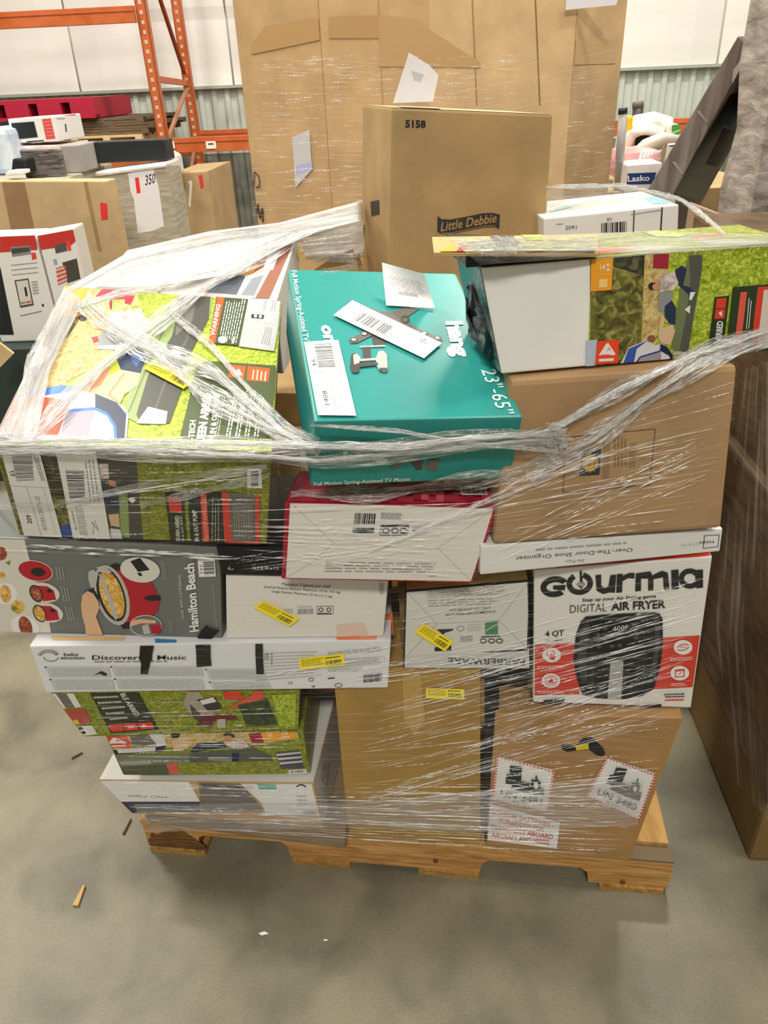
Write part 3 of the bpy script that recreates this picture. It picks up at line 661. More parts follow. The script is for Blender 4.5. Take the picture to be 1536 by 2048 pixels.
# ================================================================== printed colours
W_ = M('#e9e8e4', .42); W2 = M('#dcdad2', .45); INK = M('#23262a', .45); GRY = M('#8e9090', .5); LGR = M('#b9bab8', .5); YEL = M('#ffe81a', .4); ORG = M('#f0581f', .4); OR2 = M('#f08a55', .45)
DGRN = M('#3d4a2c', .4); DGR2 = M('#2a331f', .4); AMB = M('#f2a228', .4); RD_ = M('#d8412f', .4); KRL = M('#bb9263', .7, 'card'); KRD = M('#a27a45', .7, 'card'); NAV = M('#1d2746', .4); BLU = M('#2f6fc4', .4)
GRS = M('#9fb32a', .42, 'grass', c0='#5f7a14', c1='#d5dd5e', scale=120); GRS2 = M('#828a26', .42, 'grass', c0='#585f1a', c1='#a6aa40', scale=110); HAY = M('#c9ad6a', .45, 'grass', c0='#9a7a3e', c1='#e0cd92', scale=90)
TREE = M('#6d6a2c', .45, 'grass', c0='#2c2c16', c1='#a9a05a', scale=60); TRE2 = M('#3b3a2a', .45, 'grass', c0='#1c1c14', c1='#6d6a48', scale=50)
OLV = M('#8ea063', .4); OLD = M('#4a4a42', .4); OLM = M('#6e7a52', .4); SKN = M('#c9906a', .5); SKN2 = M('#e0b48e', .5); BEI = M('#d8b890', .5); DEN = M('#27324f', .5); PLD = M('#cdbcb4', .5, 'grass', c0='#a08a88', c1='#e6dcd4', scale=70); LAV = M('#9c96a2', .45); LVL = M('#d9d6dc', .45); MAR = M('#a3253a', .45)
def yellow_sticker(c, q, face='front', k=None, label='bright yellow price sticker with small black print'):
    a = c.art(face, 'yellow_sticker', label=label, off=.006)
    if k: Z(a, k)
    a.poly(q, YEL); b = M('#4a4a10', .5); r = lambda u0, v0, u1, v1: [a.bil(q, u0, v0), a.bil(q, u1, v0), a.bil(q, u1, v1), a.bil(q, u0, v1)]
    a.lines(r(.05, .1, .55, .72), 4, b, .35).lines(r(.58, .1, .92, .3), 1, b, .5).bars(r(.58, .42, .93, .82), 26, b, 5); a.flush()
def logo_tri(a, q, col=None):
    """red panel with a white mountain emblem; q = TL TR BR BL"""
    a.poly(q, col or ORG); r = lambda u, v: a.bil(q, u, v)
    a.poly([r(.12, .62), r(.4, .15), r(.5, .1), r(.88, .6), r(.8, .66), r(.5, .6)], W_).line([r(.5, .45), r(.55, .3), r(.62, .45)], abs(q[1][0]-q[0][0])*.03, col or ORG).lines([r(.15, .75), r(.85, .75), r(.85, .92), r(.15, .92)], 1, W_, .7, False)

# ------------------------------------------------------------------ bottom layer
c = Carton('carton', 'flat brown carton lying on the pallet under the office chair carton', 'carton', z=.121, bl=(298, 1646), br=(690, 1698), tl=(290, 1632), tr=(690, 1662), depth=.38, mat=M('#8f7a60', .5, 'card'))
Z1 = max(c.c[2].z, c.c[3].z)+.002
oc = Carton('office_chair_carton', 'white printed office chair carton with tan edge at the bottom of the stack', 'carton', z=Z1, bl=(262, 1626), br=(648, 1658), tl=(196, 1560), tr=(628, 1566), depth=.38, mat=M('#c19a68', .7, 'card'))
a = oc.art(); Z(a, 'B2'); a.poly([(560, 965), (1420, 960), (1530, 1150), (1530, 1270), (830, 1275), (700, 1130)], W_)
a.text('Office Chair', (845, 1118), (1240, 1132), (850, 1098), M('#565a50', .5), 0, .3).poly([(730, 1165), (1536, 1165), (1536, 1265), (830, 1275)], M('#3a3d52', .4))
Z(a, 'B3'); a.poly([(80, 920), (460, 935), (680, 1190), (450, 1200), (100, 1175)], M('#77716c', .5)).poly([(460, 935), (1100, 935), (1170, 1225), (690, 1215), (650, 1110)], W_).poly([(100, 935), (455, 950), (460, 970), (110, 955)], INK).poly([(605, 935), (780, 940), (785, 985), (625, 985)], M('#6fb3a3', .45)).poly([(440, 1170), (680, 1185), (690, 1205), (450, 1200)], M('#b8765a', .5)).ring(1005, 965, 45, 28, 14, INK, 0, 14, 180, 360).lines([(480, 945), (580, 948), (590, 1000), (490, 1000)], 3, LGR).lines([(960, 1030), (1060, 1030), (1080, 1130), (980, 1130)], 3, LGR).bars([(1020, 1175), (1140, 1180), (1145, 1215), (1025, 1210)], 18, GRY, 4)
a.flush()
oc.fill('top', W2, 'white_lid'); oc.fill('right', M('#d8d6cf', .5), 'white_side_panel')
a = oc.art('right', 'printed_artwork', off=.0015); Z(a, 'B3'); a.line([(1205, 760), (1190, 900), (1235, 960), (1250, 760), (1205, 760)], 5, GRY).lines([(1215, 780), (1240, 780), (1230, 900), (1205, 880)], 5, LGR); a.flush()
Z2 = max(oc.c[2].z, oc.c[3].z)+.002
# lower airbed carton
a3 = Carton('airbed_carton', 'airbed carton with lying couple print on the white office chair carton', 'carton', z=Z2, bl=(246, 1550), br=(621, 1547), tl=(208, 1466), tr=(606, 1462), depth=.38, mat=GRS2)
a = a3.art(); Z(a, 'B2')
a.poly([(600, 540), (1900, 500), (1930, 640), (640, 720)], HAY); Z(a, 'B3'); a.poly([(-200, 480), (960, 440), (1000, 560), (-150, 640)], HAY).poly([(-300, 610), (740, 560), (1000, 520), (1070, 840), (-230, 870)], GRS2)
Z(a, 'B2'); logo_tri(a, [(592, 540), (835, 535), (890, 640), (645, 655)], RD_)
a.poly([(860, 520), (1040, 515), (1110, 600), (1110, 635), (890, 635)], M('#6c6862', .5)).poly([(1040, 515), (1180, 505), (1215, 620), (1130, 640), (1110, 600)], LVL).poly([(735, 665), (1110, 640), (1120, 680), (740, 700)], LVL).poly([(1110, 640), (1215, 620), (1180, 680), (760, 712), (740, 700), (1110, 680)], NAV).poly([(640, 665), (740, 665), (760, 712), (690, 712)], NAV)
a.poly([(730, 730), (1536, 690), (1536, 790), (760, 830)], M('#777a63', .45)).poly([(740, 830), (1230, 800), (1240, 905), (800, 905)], M('#55593f', .45)).poly([(1210, 805), (1310, 795), (1340, 890), (1250, 895)], M('#d75a4e', .45)).poly([(760, 775), (1070, 770), (1070, 800), (780, 810)], M('#a3a39a', .5))
Z(a, 'B3'); a.poly([(-170, 545), (-20, 500), (-10, 610), (-140, 640)], BEI).ell(-130, 490, 40, 34, M('#3a2b22', .5)).poly([(0, 640), (70, 570), (300, 550), (330, 600), (200, 620), (40, 650)], DEN).poly([(300, 530), (470, 520), (540, 600), (400, 615), (340, 590)], PLD).ell(345, 520, 45, 40, SKN).poly([(300, 480), (350, 465), (405, 490), (400, 520), (360, 495), (310, 500)], M('#2c211c', .5)).poly([(530, 480), (640, 470), (670, 560), (560, 565)], MAR).poly([(0, 660), (560, 600), (740, 680), (740, 725), (0, 740)], M('#5a5c54', .45)).poly([(160, 690), (400, 705), (385, 735), (170, 720)], M('#8a8c84', .45)).poly([(380, 650), (450, 650), (440, 730), (380, 730)], NAV)
a.poly([(640, 475), (950, 435), (960, 525), (670, 545)], AMB).text('14', (835, 490), (885, 482), (835, 468), W_, .03).lines([(825, 500), (910, 490), (910, 512), (825, 520)], 1, W_, .6).poly([(700, 480), (745, 475), (750, 505), (703, 508)], M('#f6cf8a', .5))
a.poly([(775, 645), (990, 625), (1030, 790), (820, 795)], M('#4a484e', .45))
for k in range(3): a.poly([(780+k*14, 660+k*38), (1000+k*9, 640+k*40), (1003+k*9, 655+k*40), (785+k*14, 680+k*38)], M('#c9c9d2', .45))
a.poly([(890, 805), (1050, 795), (1060, 832), (895, 840)], W_).bars([(905, 812), (1040, 802), (1042, 826), (907, 832)], 20, INK, 3); a.flush()
Z3 = max(a3.c[2].z, a3.c[3].z)+.002
# second airbed carton
a4 = Carton('airbed_carton', 'airbed carton with dark green text panel under the baby toy carton', 'carton', z=Z3, bl=(168, 1474), br=(597, 1460), tl=(100, 1386), tr=(600, 1379), depth=.36, mat=GRS2)
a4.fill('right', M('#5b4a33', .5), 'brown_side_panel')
a = a4.art(); Z(a, 'B2'); a.poly([(480, 120), (950, 115), (1145, 475), (680, 510)], DGR2)
a.lines([(500, 140), (760, 130), (870, 380), (690, 400)], 5, M('#b9b9ac', .5), .35).text('BLE AIRBED', (768, 130), (915, 345), (815, 120), M('#dcdccf', .5), .02)
a.poly([(655, 425), (785, 415), (815, 485), (690, 495)], RD_).poly([(795, 415), (925, 408), (950, 475), (825, 484)], RD_).poly([(940, 408), (1075, 402), (1100, 462), (965, 472)], RD_).poly([(975, 450), (995, 420), (1030, 445)], W_).poly([(840, 435), (900, 430), (910, 455), (850, 460)], M('#f0b5a8', .5))
a.poly([(90, 130), (150, 120), (260, 265), (190, 280)], W2).poly([(150, 120), (250, 118), (340, 260), (250, 265)], M('#6d675f', .5)).poly([(250, 118), (320, 118), (400, 255), (340, 262)], W2).poly([(200, 285), (430, 270), (500, 400), (270, 425)], M('#b04a3c', .5)).poly([(270, 390), (360, 375), (385, 415), (290, 425)], M('#d8c53c', .5)).poly([(380, 410), (450, 350), (490, 400), (400, 420)], M('#c0526a', .5)).poly([(320, 445), (430, 435), (480, 525), (380, 530)], W_).poly([(430, 435), (500, 430), (555, 515), (480, 525)], W2).poly([(345, 450), (405, 445), (420, 470), (360, 475)], INK).poly([(380, 490), (435, 485), (445, 510), (395, 515)], INK)
a.cut('photo_print'); Z(a, 'B3'); a.poly([(-20, 100), (80, 95), (250, 330), (130, 400), (30, 330), (-60, 210)], M('#a59a8a', .45)).poly([(0, 210), (130, 330), (110, 400), (20, 320)], M('#4d4138', .5)).poly([(60, 170), (230, 150), (290, 250), (170, 280), (90, 200)], M('#3a3634', .5)).poly([(90, 180), (210, 150), (240, 190), (110, 220)], W2).poly([(130, 300), (420, 320), (430, 350), (90, 380)], M('#6a2832', .5)).poly([(50, 390), (210, 370), (200, 420), (60, 410)], M('#6e3a35', .5)).poly([(245, 350), (320, 345), (325, 425), (250, 430)], M('#b8b3a0', .5))
a.poly([(300, 105), (450, 95), (490, 170), (310, 165)], RD_).poly([(320, 260), (560, 130), (590, 90), (665, 85), (665, 160), (420, 240)], M('#d8533f', .45)).poly([(430, 220), (700, 160), (790, 400), (510, 415), (470, 300)], M('#38472a', .45, 'grass', c0='#232f1a', c1='#4f6234', scale=60)).poly([(740, 130), (960, 120), (950, 420), (810, 410)], GRS); a.flush()
Z4 = max(a4.c[2].z, a4.c[3].z)+.002
# red carton under the toy box
rc = Carton('carton', 'flat dark red carton wedged between airbed and toy cartons', 'carton', corners=[L(.43, .05, Z4-.075), L(.496, .05, Z4-.075), L(.43, .05, Z4-.004), L(.496, .05, Z4-.004), L(.43, .34, Z4-.075), L(.496, .34, Z4-.075), L(.43, .34, Z4-.004), L(.496, .34, Z4-.004)], mat=M('#8c3236', .4))
# tall tan carton, dark carton, lithium carton
tall = Carton('carton', 'tall plain tan carton standing on the pallet with a yellow sticker', 'carton', z=.121, bl=(697, 1675), br=(961, 1688), tl=None, tr=(961, 1340), depth=.36, mat=M('#ab8843', .6, 'card'))
tall.o['label'] = 'tall plain mustard-tan carton standing on the pallet with a yellow sticker'
yellow_sticker(tall, [(852, 1372), (928, 1374), (929, 1395), (852, 1392)])
a = tall.art('front', 'clear_tape', label='strip of clear tape', off=.001); a.poly([(805, 1341), (840, 1341), (850, 1440), (830, 1470), (808, 1440)], M('#bd9a55', .2)); a.flush()
dkc = Carton('carton', 'black carton squeezed between the tall tan and the lithium cartons', 'carton', corners=[L(.810, .012, .121), L(.812, .012, .121), L(.797, .012, .55), L(.826, .012, .55), L(.810, .35, .121), L(.812, .35, .121), L(.797, .35, .55), L(.826, .35, .55)], mat=M('#1f2022', .4))
un = Carton('battery_carton', 'tan carton with lithium battery warning stickers and black hand hole', 'carton', z=.121, bl=(972, 1692), br=(1259, 1723), tl=(990, 1428), tr=(1366, 1436), depth=.36, mat=M('#ad8450', .6, 'card'))
a = un.art('front', 'hand_hole', label='dark hand hole in the board'); Z(a, 'B4'); a.poly([(632, 312), (660, 300), (735, 320), (800, 255), (840, 250), (930, 330), (945, 375), (920, 395), (885, 385), (830, 345), (735, 352), (680, 360), (645, 345)], M('#141312', .5)); a.poly([(735, 318), (825, 300), (830, 340), (742, 350)], M('#d9c81f', .5)); a.flush()
def un_sticker(q, num, k='B4'):
    a = un.art('front', 'battery_label', label='white sticker with red hatched border reading UN %s' % num, off=.003); Z(a, k); a.poly(q, W_); r = lambda u, v: a.bil(q, u, v)
    for i in range(16):
        u = i/16+.01
        for (p, s_) in (((u, 0, u+.03, .035), 0), ((u, .965, u+.03, 1), 0)): a.poly([r(p[0], p[1]), r(p[2], p[1]), r(p[2], p[3]), r(p[0], p[3])], RD_)
        for x0 in (0, .965): a.poly([r(x0, u), r(x0+.035, u), r(x0+.035, u+.03), r(x0, u+.03)], RD_)
    a.poly([r(.24, .12), r(.44, .08), r(.46, .4), r(.26, .42)], INK).poly([r(.2, .32), r(.36, .3), r(.38, .52), r(.2, .54)], INK).poly([r(.36, .4), r(.6, .4), r(.62, .64), r(.3, .62)], M('#3a3c3e', .5)).poly([r(.56, .46), r(.86, .44), r(.88, .62), r(.6, .64)], INK).poly([r(.62, .42), r(.64, .28), r(.68, .33), r(.7, .18), r(.76, .32), r(.79, .3), r(.8, .42), r(.74, .5), r(.68, .5)], INK).ell(*r(.72, .42), abs(q[1][0]-q[0][0])*.04, abs(q[1][0]-q[0][0])*.06, W_).line([r(.28, .2), r(.43, .14)], 5, W_).line([r(.22, .44), r(.36, .42)], 4, W_).line([r(.38, .5), r(.6, .5)], 4, W_)
    a.text('UN '+num, r(.14, .84), r(.86, .84), r(.14, .70), INK, .0).lines([r(.35, .88), r(.65, .88), r(.65, .92), r(.35, .92)], 1, GRY); a.flush()
un_sticker([(188, 382), (592, 482), (545, 775), (152, 690)], '3481')
un_sticker([(955, 392), (1298, 505), (1180, 830), (810, 660)], '3480')
a = un.art('front', 'warning_label', label='white sticker with red lithium battery warning text', off=.003); Z(a, 'B4'); q = [(130, 715), (628, 845), (605, 1030), (108, 968)]; a.poly(q, W_); rp = M('#c9484a', .5)
for i, tx in enumerate(('LITHIUM BATTERIES -', 'FORBIDDEN FOR', 'TRANSPORT ABOARD', 'AIRCRAFT AND VESSEL')):
    v = .25+i*.215; u0 = (.06, .17, .05, .08)[i]; u1 = (.92, .8, .93, .9)[i]; a.text(tx, a.bil(q, u0, v), a.bil(q, u1, v), a.bil(q, u0, v-.13), rp, .02)
a.flush()
# ------------------------------------------------------------------ second layer
ZU = max(un.c[2].z, un.c[3].z)+.003
g = Carton('air_fryer_carton', 'white and red digital air fryer carton with black fryer picture', 'carton', z=ZU, bl=(1066, 1404), br=(1382, 1416), tl=(1068, 1141), tr=(1425, 1113), depth=.3, mat=M('#e4e1da', .35))
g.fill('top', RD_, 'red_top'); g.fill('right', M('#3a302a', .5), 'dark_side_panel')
a = g.art(); Z(a, 'B1'); R2 = M('#d2402f', .35)
a.poly([(60, 725), (400, 712), (420, 1105), (60, 1115)], R2).poly([(1040, 672), (1355, 652), (1300, 1050), (960, 1068)], R2)
LK = M('#1f2023', .35)
a.ring(228, 280, 110, 80, 46, LK, -8, 26, -22, -305).poly([(215, 270), (312, 265), (305, 310), (215, 300)], LK)
a.ring(420, 255, 102, 88, 42, LK, -8, 30, -65, 245).poly([(418, 160), (436, 155), (442, 235), (422, 235)], LK)
for dx in (-30, -15, 0, 15, 30): a.line([(432, 230), (428+dx, 262), (430, 292)], 4, LK)
a.poly([(540, 190), (585, 185), (585, 270), (610, 290), (640, 275), (655, 190), (700, 185), (690, 325), (650, 322), (600, 335), (550, 310)], LK)
a.poly([(705, 182), (750, 178), (745, 322), (700, 325)], LK).poly([(745, 195), (800, 172), (840, 172), (840, 215), (790, 212), (750, 235)], LK)
a.poly([(850, 175), (890, 170), (890, 310), (845, 315)], LK).poly([(890, 170), (960, 160), (985, 200), (985, 305), (945, 308), (945, 215), (890, 215)], LK).poly([(985, 185), (1050, 155), (1095, 170), (1110, 300), (1065, 303), (1060, 205), (985, 220)], LK)
a.poly([(1122, 150), (1178, 145), (1180, 295), (1125, 300)], LK).ring(1265, 215, 85, 78, 40, LK, 0).poly([(1300, 150), (1365, 145), (1365, 285), (1315, 290)], LK)
a.text('Step up your Air Frying game', (440, 392), (1005, 360), (440, 368), M('#33343a', .4), .02).text('DIGITAL', (345, 480), (625, 465), (345, 420), LK, -.005).text('AIR FRYER', (660, 460), (1078, 440), (660, 398), LK, .03)
a.text('4 QT', (155, 662), (298, 652), (155, 618), LK, .02).lines([(150, 685), (290, 680), (290, 695), (150, 698)], 1, LK)
FB = M('#17181a', .25); FB2 = M('#2c2d30', .25); FB3 = M('#3e3f42', .3)
a.poly([(465, 505), (600, 490), (985, 470), (1030, 480), (1055, 520), (1058, 700), (1040, 880), (990, 1060), (900, 1115), (760, 1140), (560, 1135), (440, 1105), (395, 980), (370, 830), (390, 640), (430, 540)], FB)
a.poly([(425, 600), (465, 560), (500, 570), (470, 760), (480, 1000), (430, 1000), (400, 830)], FB3).poly([(985, 520), (1030, 520), (1035, 700), (1000, 980), (960, 960), (1000, 700)], FB3).poly([(540, 540), (880, 515), (890, 760), (530, 790)], M('#0f1012', .2)).poly([(480, 800), (930, 770), (900, 1080), (500, 1090)], FB2).poly([(520, 810), (920, 782), (890, 1050), (530, 1060)], FB)
a.poly([(655, 850), (700, 838), (755, 850), (738, 1135), (632, 1140)], M('#a9a9a4', .25)).text('400F', (672, 618), (790, 605), (672, 582), M('#d9ded8', .4), 0)
for (x_, y_) in ((560, 600), (612, 597), (560, 642), (610, 640), (560, 688), (608, 684), (855, 580), (895, 577), (850, 625), (895, 622), (850, 668), (568, 735), (665, 728), (725, 722)): a.ell(x_, y_, 19, 13, M('#4b4d50', .4))
a.lines([(625, 812), (780, 804), (780, 818), (625, 826)], 1, M('#85868a', .4))
for (x_, y_, ic) in ((203, 798, 0), (1210, 738, 1), (198, 993, 2), (1185, 935, 3)):
    a.ell(x_, y_, 72, 56, W_)
    if ic == 0: a.ring(x_-8, y_-12, 34, 28, 7, R2).poly([(x_-8, y_-10), (x_+6, y_-10), (x_+30, y_+15), (x_+20, y_+38), (x_-12, y_+34), (x_-18, y_+12)], R2)
    if ic == 1: a.ring(x_, y_, 50, 26, 8, R2, -15, 24, 20, 170).ring(x_, y_, 50, 26, 8, R2, -15, 24, 200, 350).text('360', (x_-26, y_+8), (x_+26, y_+4), (x_-26, y_-9), R2)
    if ic == 2: a.ring(x_, y_, 52, 42, 5, R2).ring(x_, y_, 38, 30, 5, R2).poly([(x_-22, y_+18), (x_-12, y_-14), (x_, y_-22), (x_+12, y_-14), (x_+22, y_+18)], R2)
    if ic == 3: a.poly([(x_-38, y_-28), (x_+38, y_-34), (x_+36, y_+30), (x_-38, y_+34)], R2).poly([(x_-28, y_-12), (x_+28, y_-16), (x_+27, y_+22), (x_-28, y_+25)], W_).line([(x_-14, y_+14), (x_+14, y_-8)], 6, R2)
for q in ([(90, 880), (315, 870), (315, 895), (90, 905)], [(1110, 815), (1285, 805), (1285, 835), (1110, 845)], [(100, 1070), (290, 1060), (290, 1085), (100, 1095)], [(1120, 1010), (1240, 1005), (1240, 1032), (1120, 1036)]): a.lines(q, 2, M('#f0c9c0', .5))
a.lines([(1060, 1090), (1250, 1082), (1240, 1120), (1080, 1125)], 2, INK).lines([(1070, 1132), (1240, 1128), (1240, 1146), (1070, 1150)], 1, R2, .7).poly([(140, 1140), (298, 1130), (300, 1170), (142, 1180)], INK).poly([(330, 1215), (1040, 1170), (1050, 1195), (340, 1222)], INK).line([(215, 1135), (217, 1176)], 4, W_)
a.flush()
ZT = tall.c[3].z+.003
sb_ = Carton('carton', 'small black carton beside the air fryer carton on the lithium battery carton', 'carton', corners=[L(.80, .05, ZU), L(.882, .05, ZU), L(.80, .05, ZT-.008), L(.882, .05, ZT-.008), L(.80, .25, ZU), L(.882, .25, ZU), L(.80, .25, ZT-.008), L(.882, .25, ZT-.008)], mat=M('#191a1c', .4))
fb = Carton('kitchen_carton', 'white folded-flap kitchen carton lettered upside down below the red toy carton', 'carton', z=ZT, bl=(806, 1337), br=(1062, 1338), tl=(810, 1182), tr=(1058, 1161), depth=.28, mat=M('#1d2422', .4))
fb.fill('top', M('#d9bd72', .6, 'card'), 'yellow_tan_top')
a = fb.art(); Z(a, 'A8')
a.poly([(160, 305), (1425, 215), (1400, 905), (155, 990)], M('#d5d4cc', .4)).poly([(0, 985), (900, 935), (1440, 900), (1440, 1120), (0, 1110)], M('#cbcac6', .4)).poly([(895, 940), (1410, 905), (1415, 925), (895, 955)], INK)
ln = M('#8f8d84', .5)
for p in ([(160, 310), (480, 650), (1110, 615), (1420, 225)], [(1110, 615), (1395, 890)], [(480, 650), (170, 980)]): a.line(p, 4, ln)
a.lines([(385, 310), (1200, 255), (1210, 350), (390, 395)], 4, M('#9a988f', .5), .3).line([(370, 360), (1195, 340), (1195, 370)], 4, ln).lines([(390, 400), (1140, 375), (1140, 455), (390, 480)], 3, M('#9a988f', .5), .35)
a.text('HOUSEHOLD USE ONLY', (612, 525), (1030, 495), (612, 503), INK, .01).text('SOLO PARA USO DOMÉSTICO', (565, 572), (1080, 535), (565, 548), INK, .01)
a.poly([(970, 640), (1105, 620), (1105, 755), (975, 760)], M('#4f8a5c', .4)).line([(980, 720), (1100, 650)], 14, M('#9cc3a4', .4)).ring(722, 697, 40, 30, 8, GRY).lines([(795, 650), (950, 640), (950, 720), (795, 730)], 4, LGR).lines([(720, 770), (860, 762), (860, 830), (720, 838)], 4, GRY).poly([(480, 705), (650, 700), (640, 718), (560, 740), (545, 760)], INK).poly([(455, 890), (625, 870), (630, 920), (460, 930)], INK)
a.lines([(935, 775), (1160, 765), (1160, 780), (935, 790)], 1, INK, .9)
for x_ in (955, 1040, 1120): a.ring(x_, 822, 36, 26, 10, INK)
a.text('FARBERWARE', (1382, 1010), (592, 995), (1375, 1072), M('#3d4a50', .45), .01, desc=False); a.flush()
yellow_sticker(fb, [(345, 632), (650, 815), (560, 915), (255, 720)], k='A8')
bb = Carton('toy_carton', 'long white baby toy carton with black tape strips and a yellow sticker', 'carton', z=Z4, bl=(92, 1386), br=(776, 1376), tl=(58, 1292), tr=(782, 1280), depth=.32, mat=M('#e2e3e4', .35))
a = bb.art(); Z(a, 'A5')
eq = M('#3a3c3e', .45)
for i in range(13):
    an = math.radians(200+i*11); a.line([(500+math.cos(an)*80, 1300+math.sin(an)*45), (500+math.cos(an)*118, 1300+math.sin(an)*82)], 6, eq)
a.ring(525, 1300, 75, 42, 6, eq, 0, 20, 0, 190)
a.text('baby', (655, 1284), (808, 1284), (655, 1255), eq, .015).text('einstein', (622, 1318), (868, 1318), (622, 1290), eq, .015).text('Discovering Music', (945, 1322), (1905, 1322), (945, 1278), INK, .01).lines([(965, 1335), (1800, 1330), (1800, 1348), (965, 1352)], 1, GRY, .7)
pg = M('#c3c6c6', .45)
for (x0, x1, y0, y1) in ((470, 1110, 1400, 1500), (1140, 2060, 1395, 1490), (520, 1150, 1525, 1630), (1180, 2070, 1520, 1620), (2110, 2700, 1420, 1520), (2150, 2750, 1550, 1620)):
    a.poly([(x0, y0), (x1, y0), (x1+30, y1), (x0+40, y1)], pg).lines([(x0+50, y0+8), (x1-10, y0+8), (x1+15, y1-8), (x0+70, y1-8)], 6, M('#a9acac', .5), .3).ell(x0, y0, 12, 7, INK)
a.poly([(965, 1480), (1040, 1435), (1100, 1460), (1095, 1482), (1060, 1480), (1030, 1462)], INK)
Z(a, 'A6'); a.text('12', (1130, 1165), (1165, 1165), (1130, 1110), INK)
for i in range(6): a.ell(1192, 1112+i*18, 6, 5, INK)
Z(a, 'A7'); a.lines([(-250, 930), (430, 910), (430, 1180), (-250, 1240)], 9, LGR, .25, False).lines([(490, 930), (1060, 870), (1060, 920), (490, 970)], 3, LGR).lines([(680, 1000), (1050, 975), (1050, 1040), (680, 1080)], 4, LGR).line([(490, 1010), (1070, 975), (1070, 1050), (490, 1095)], 3, LGR).lines([(490, 1100), (850, 1085), (850, 1125), (490, 1135)], 2, LGR).bars([(855, 1165), (1040, 1145), (1035, 1230), (855, 1245)], 22, INK, 8).text('CE', (80, 1262), (130, 1256), (80, 1240), INK).ring(320, 1212, 26, 20, 6, INK).poly([(320, 1280), (365, 1275), (345, 1292)], INK).ring(600, 1270, 40, 22, 6, INK).poly([(490, 1195), (560, 1188), (560, 1200), (490, 1206)], INK); a.flush()
yellow_sticker(bb, [(195, 990), (655, 938), (670, 1058), (210, 1108)], k='A7')
a = bb.art('top', 'printed_top', off=.0012); Z(a, 'A5'); a.poly([(520, 1090), (1290, 1095), (1265, 1135), (540, 1130)], M('#e3bd86', .4)); Z(a, 'A6'); a.poly([(135, 985), (330, 995), (330, 1038), (140, 1040)], M('#3a86b8', .4)); Z(a, 'A7'); a.poly([(575, 795), (1000, 770), (985, 815), (590, 838)], OR2); a.flush()
# torn black tape
for q in ([(20, 955), (140, 965), (125, 1060), (95, 1190), (75, 1290), (10, 1290), (15, 1200), (0, 1140), (5, 1040)], [(505, 1010), (640, 1010), (640, 1140), (650, 1215), (515, 1225), (512, 1120)], [(1045, 990), (1110, 985), (1115, 1180), (1122, 1290), (1055, 1290), (1045, 1100)]):
    a = bb.art('front', 'black_tape', label='torn strip of black tape', off=.004); Z(a, 'A6'); a.poly(q, M('#1b1c1c', .35)); a.flush()
# orange flap standing at the open end
t = MB(); pz = bb.c[3]; q = [at_plane(((p[0]/5.12+560), (p[1]/5.12+1120)), pz+PB*.06, PB) for p in ((1025, 775), (1170, 770), (1150, 535), (1060, 590))]
t.hexa([q[0], q[1], q[3], q[2]]+[p+PB*.004 for p in (q[0], q[1], q[3], q[2])], M('#e2793e', .45)); t.build('end_flap', bb.o, label='orange and white end flap standing up')
ZB = max(bb.c[2].z, bb.c[3].z)+.002
sc = Carton('slow_cooker_carton', 'grey slow cooker carton with red cooker picture and hand holding its lid', 'carton', z=ZB, bl=(-22, 1263), br=(444, 1276), tl=(-85, 1072), tr=(440, 1094), depth=.3, mat=M('#70736f', .4))
a = sc.art(); Z(a, 'A5'); SG = M('#6d706d', .4); CRM = M('#d8d4c6', .45); RC = M('#b3202e', .3); FD = M('#d9a94a', .5, 'grass', c0='#b8742a', c1='#ecd28a', scale=90); FD2 = M('#9a4a36', .5, 'grass', c0='#6b2f26', c1='#c07a52', scale=90); CHR = M('#b9b6b0', .25)
a.poly([(-200, 90), (250, 85), (300, 280), (500, 900), (530, 1080), (-300, 1060)], CRM)
a.ell(10, 240, 65, 70, FD2).ell(10, 450, 75, 60, W2).ell(10, 460, 50, 40, FD).ell(60, 650, 120, 110, W_).ell(60, 650, 55, 95, FD, -10).ell(185, 785, 70, 70, FD).poly([(120, 800), (150, 770), (190, 800), (150, 830)], M('#6f8a3c', .5)).ell(260, 990, 150, 110, W_, 25).ell(265, 985, 65, 110, FD2, -20).poly([(60, 330), (110, 305), (100, 360)], M('#6f8a3c', .5))
a.ell(365, 415, 185, 105, CRM, 12).ell(365, 415, 175, 98, RC, 12).ell(395, 425, 75, 45, M('#2a2526', .3), 8)
for (x_, y_, cc) in ((455, 635, 0), (490, 838, 1)):
    a.ell(x_, y_, 165, 98, CRM, 14).poly([(x_-90, y_-70), (x_+30, y_-65), (x_+100, y_-20), (x_+125, y_+75), (x_-10, y_+90), (x_-20, y_+30)], RC).ell(x_-80, y_+10, 50, 85, FD2 if cc == 0 else FD, -28).ring(x_-80, y_+10, 62, 95, 12, INK, -28).ell(x_+55, y_-18, 30, 18, INK, 15)
for q in ([(560, 360), (650, 350), (680, 500), (590, 505)], [(610, 550), (700, 560), (735, 720), (650, 725)], [(660, 770), (745, 765), (775, 910), (700, 925)]): a.lines([q[3], q[0], q[1], q[2]], 3, M('#a9aaa2', .5), .4)
a.poly([(1130, 360), (1180, 335), (1235, 345), (1240, 400), (1150, 420)], M('#2a2426', .35)).poly([(1200, 400), (1420, 470), (1560, 540), (1640, 700), (1620, 830), (1450, 930), (1280, 940), (1230, 780)], RC).poly([(1235, 945), (1330, 940), (1330, 1000), (1260, 1005)], M('#2a2426', .35))
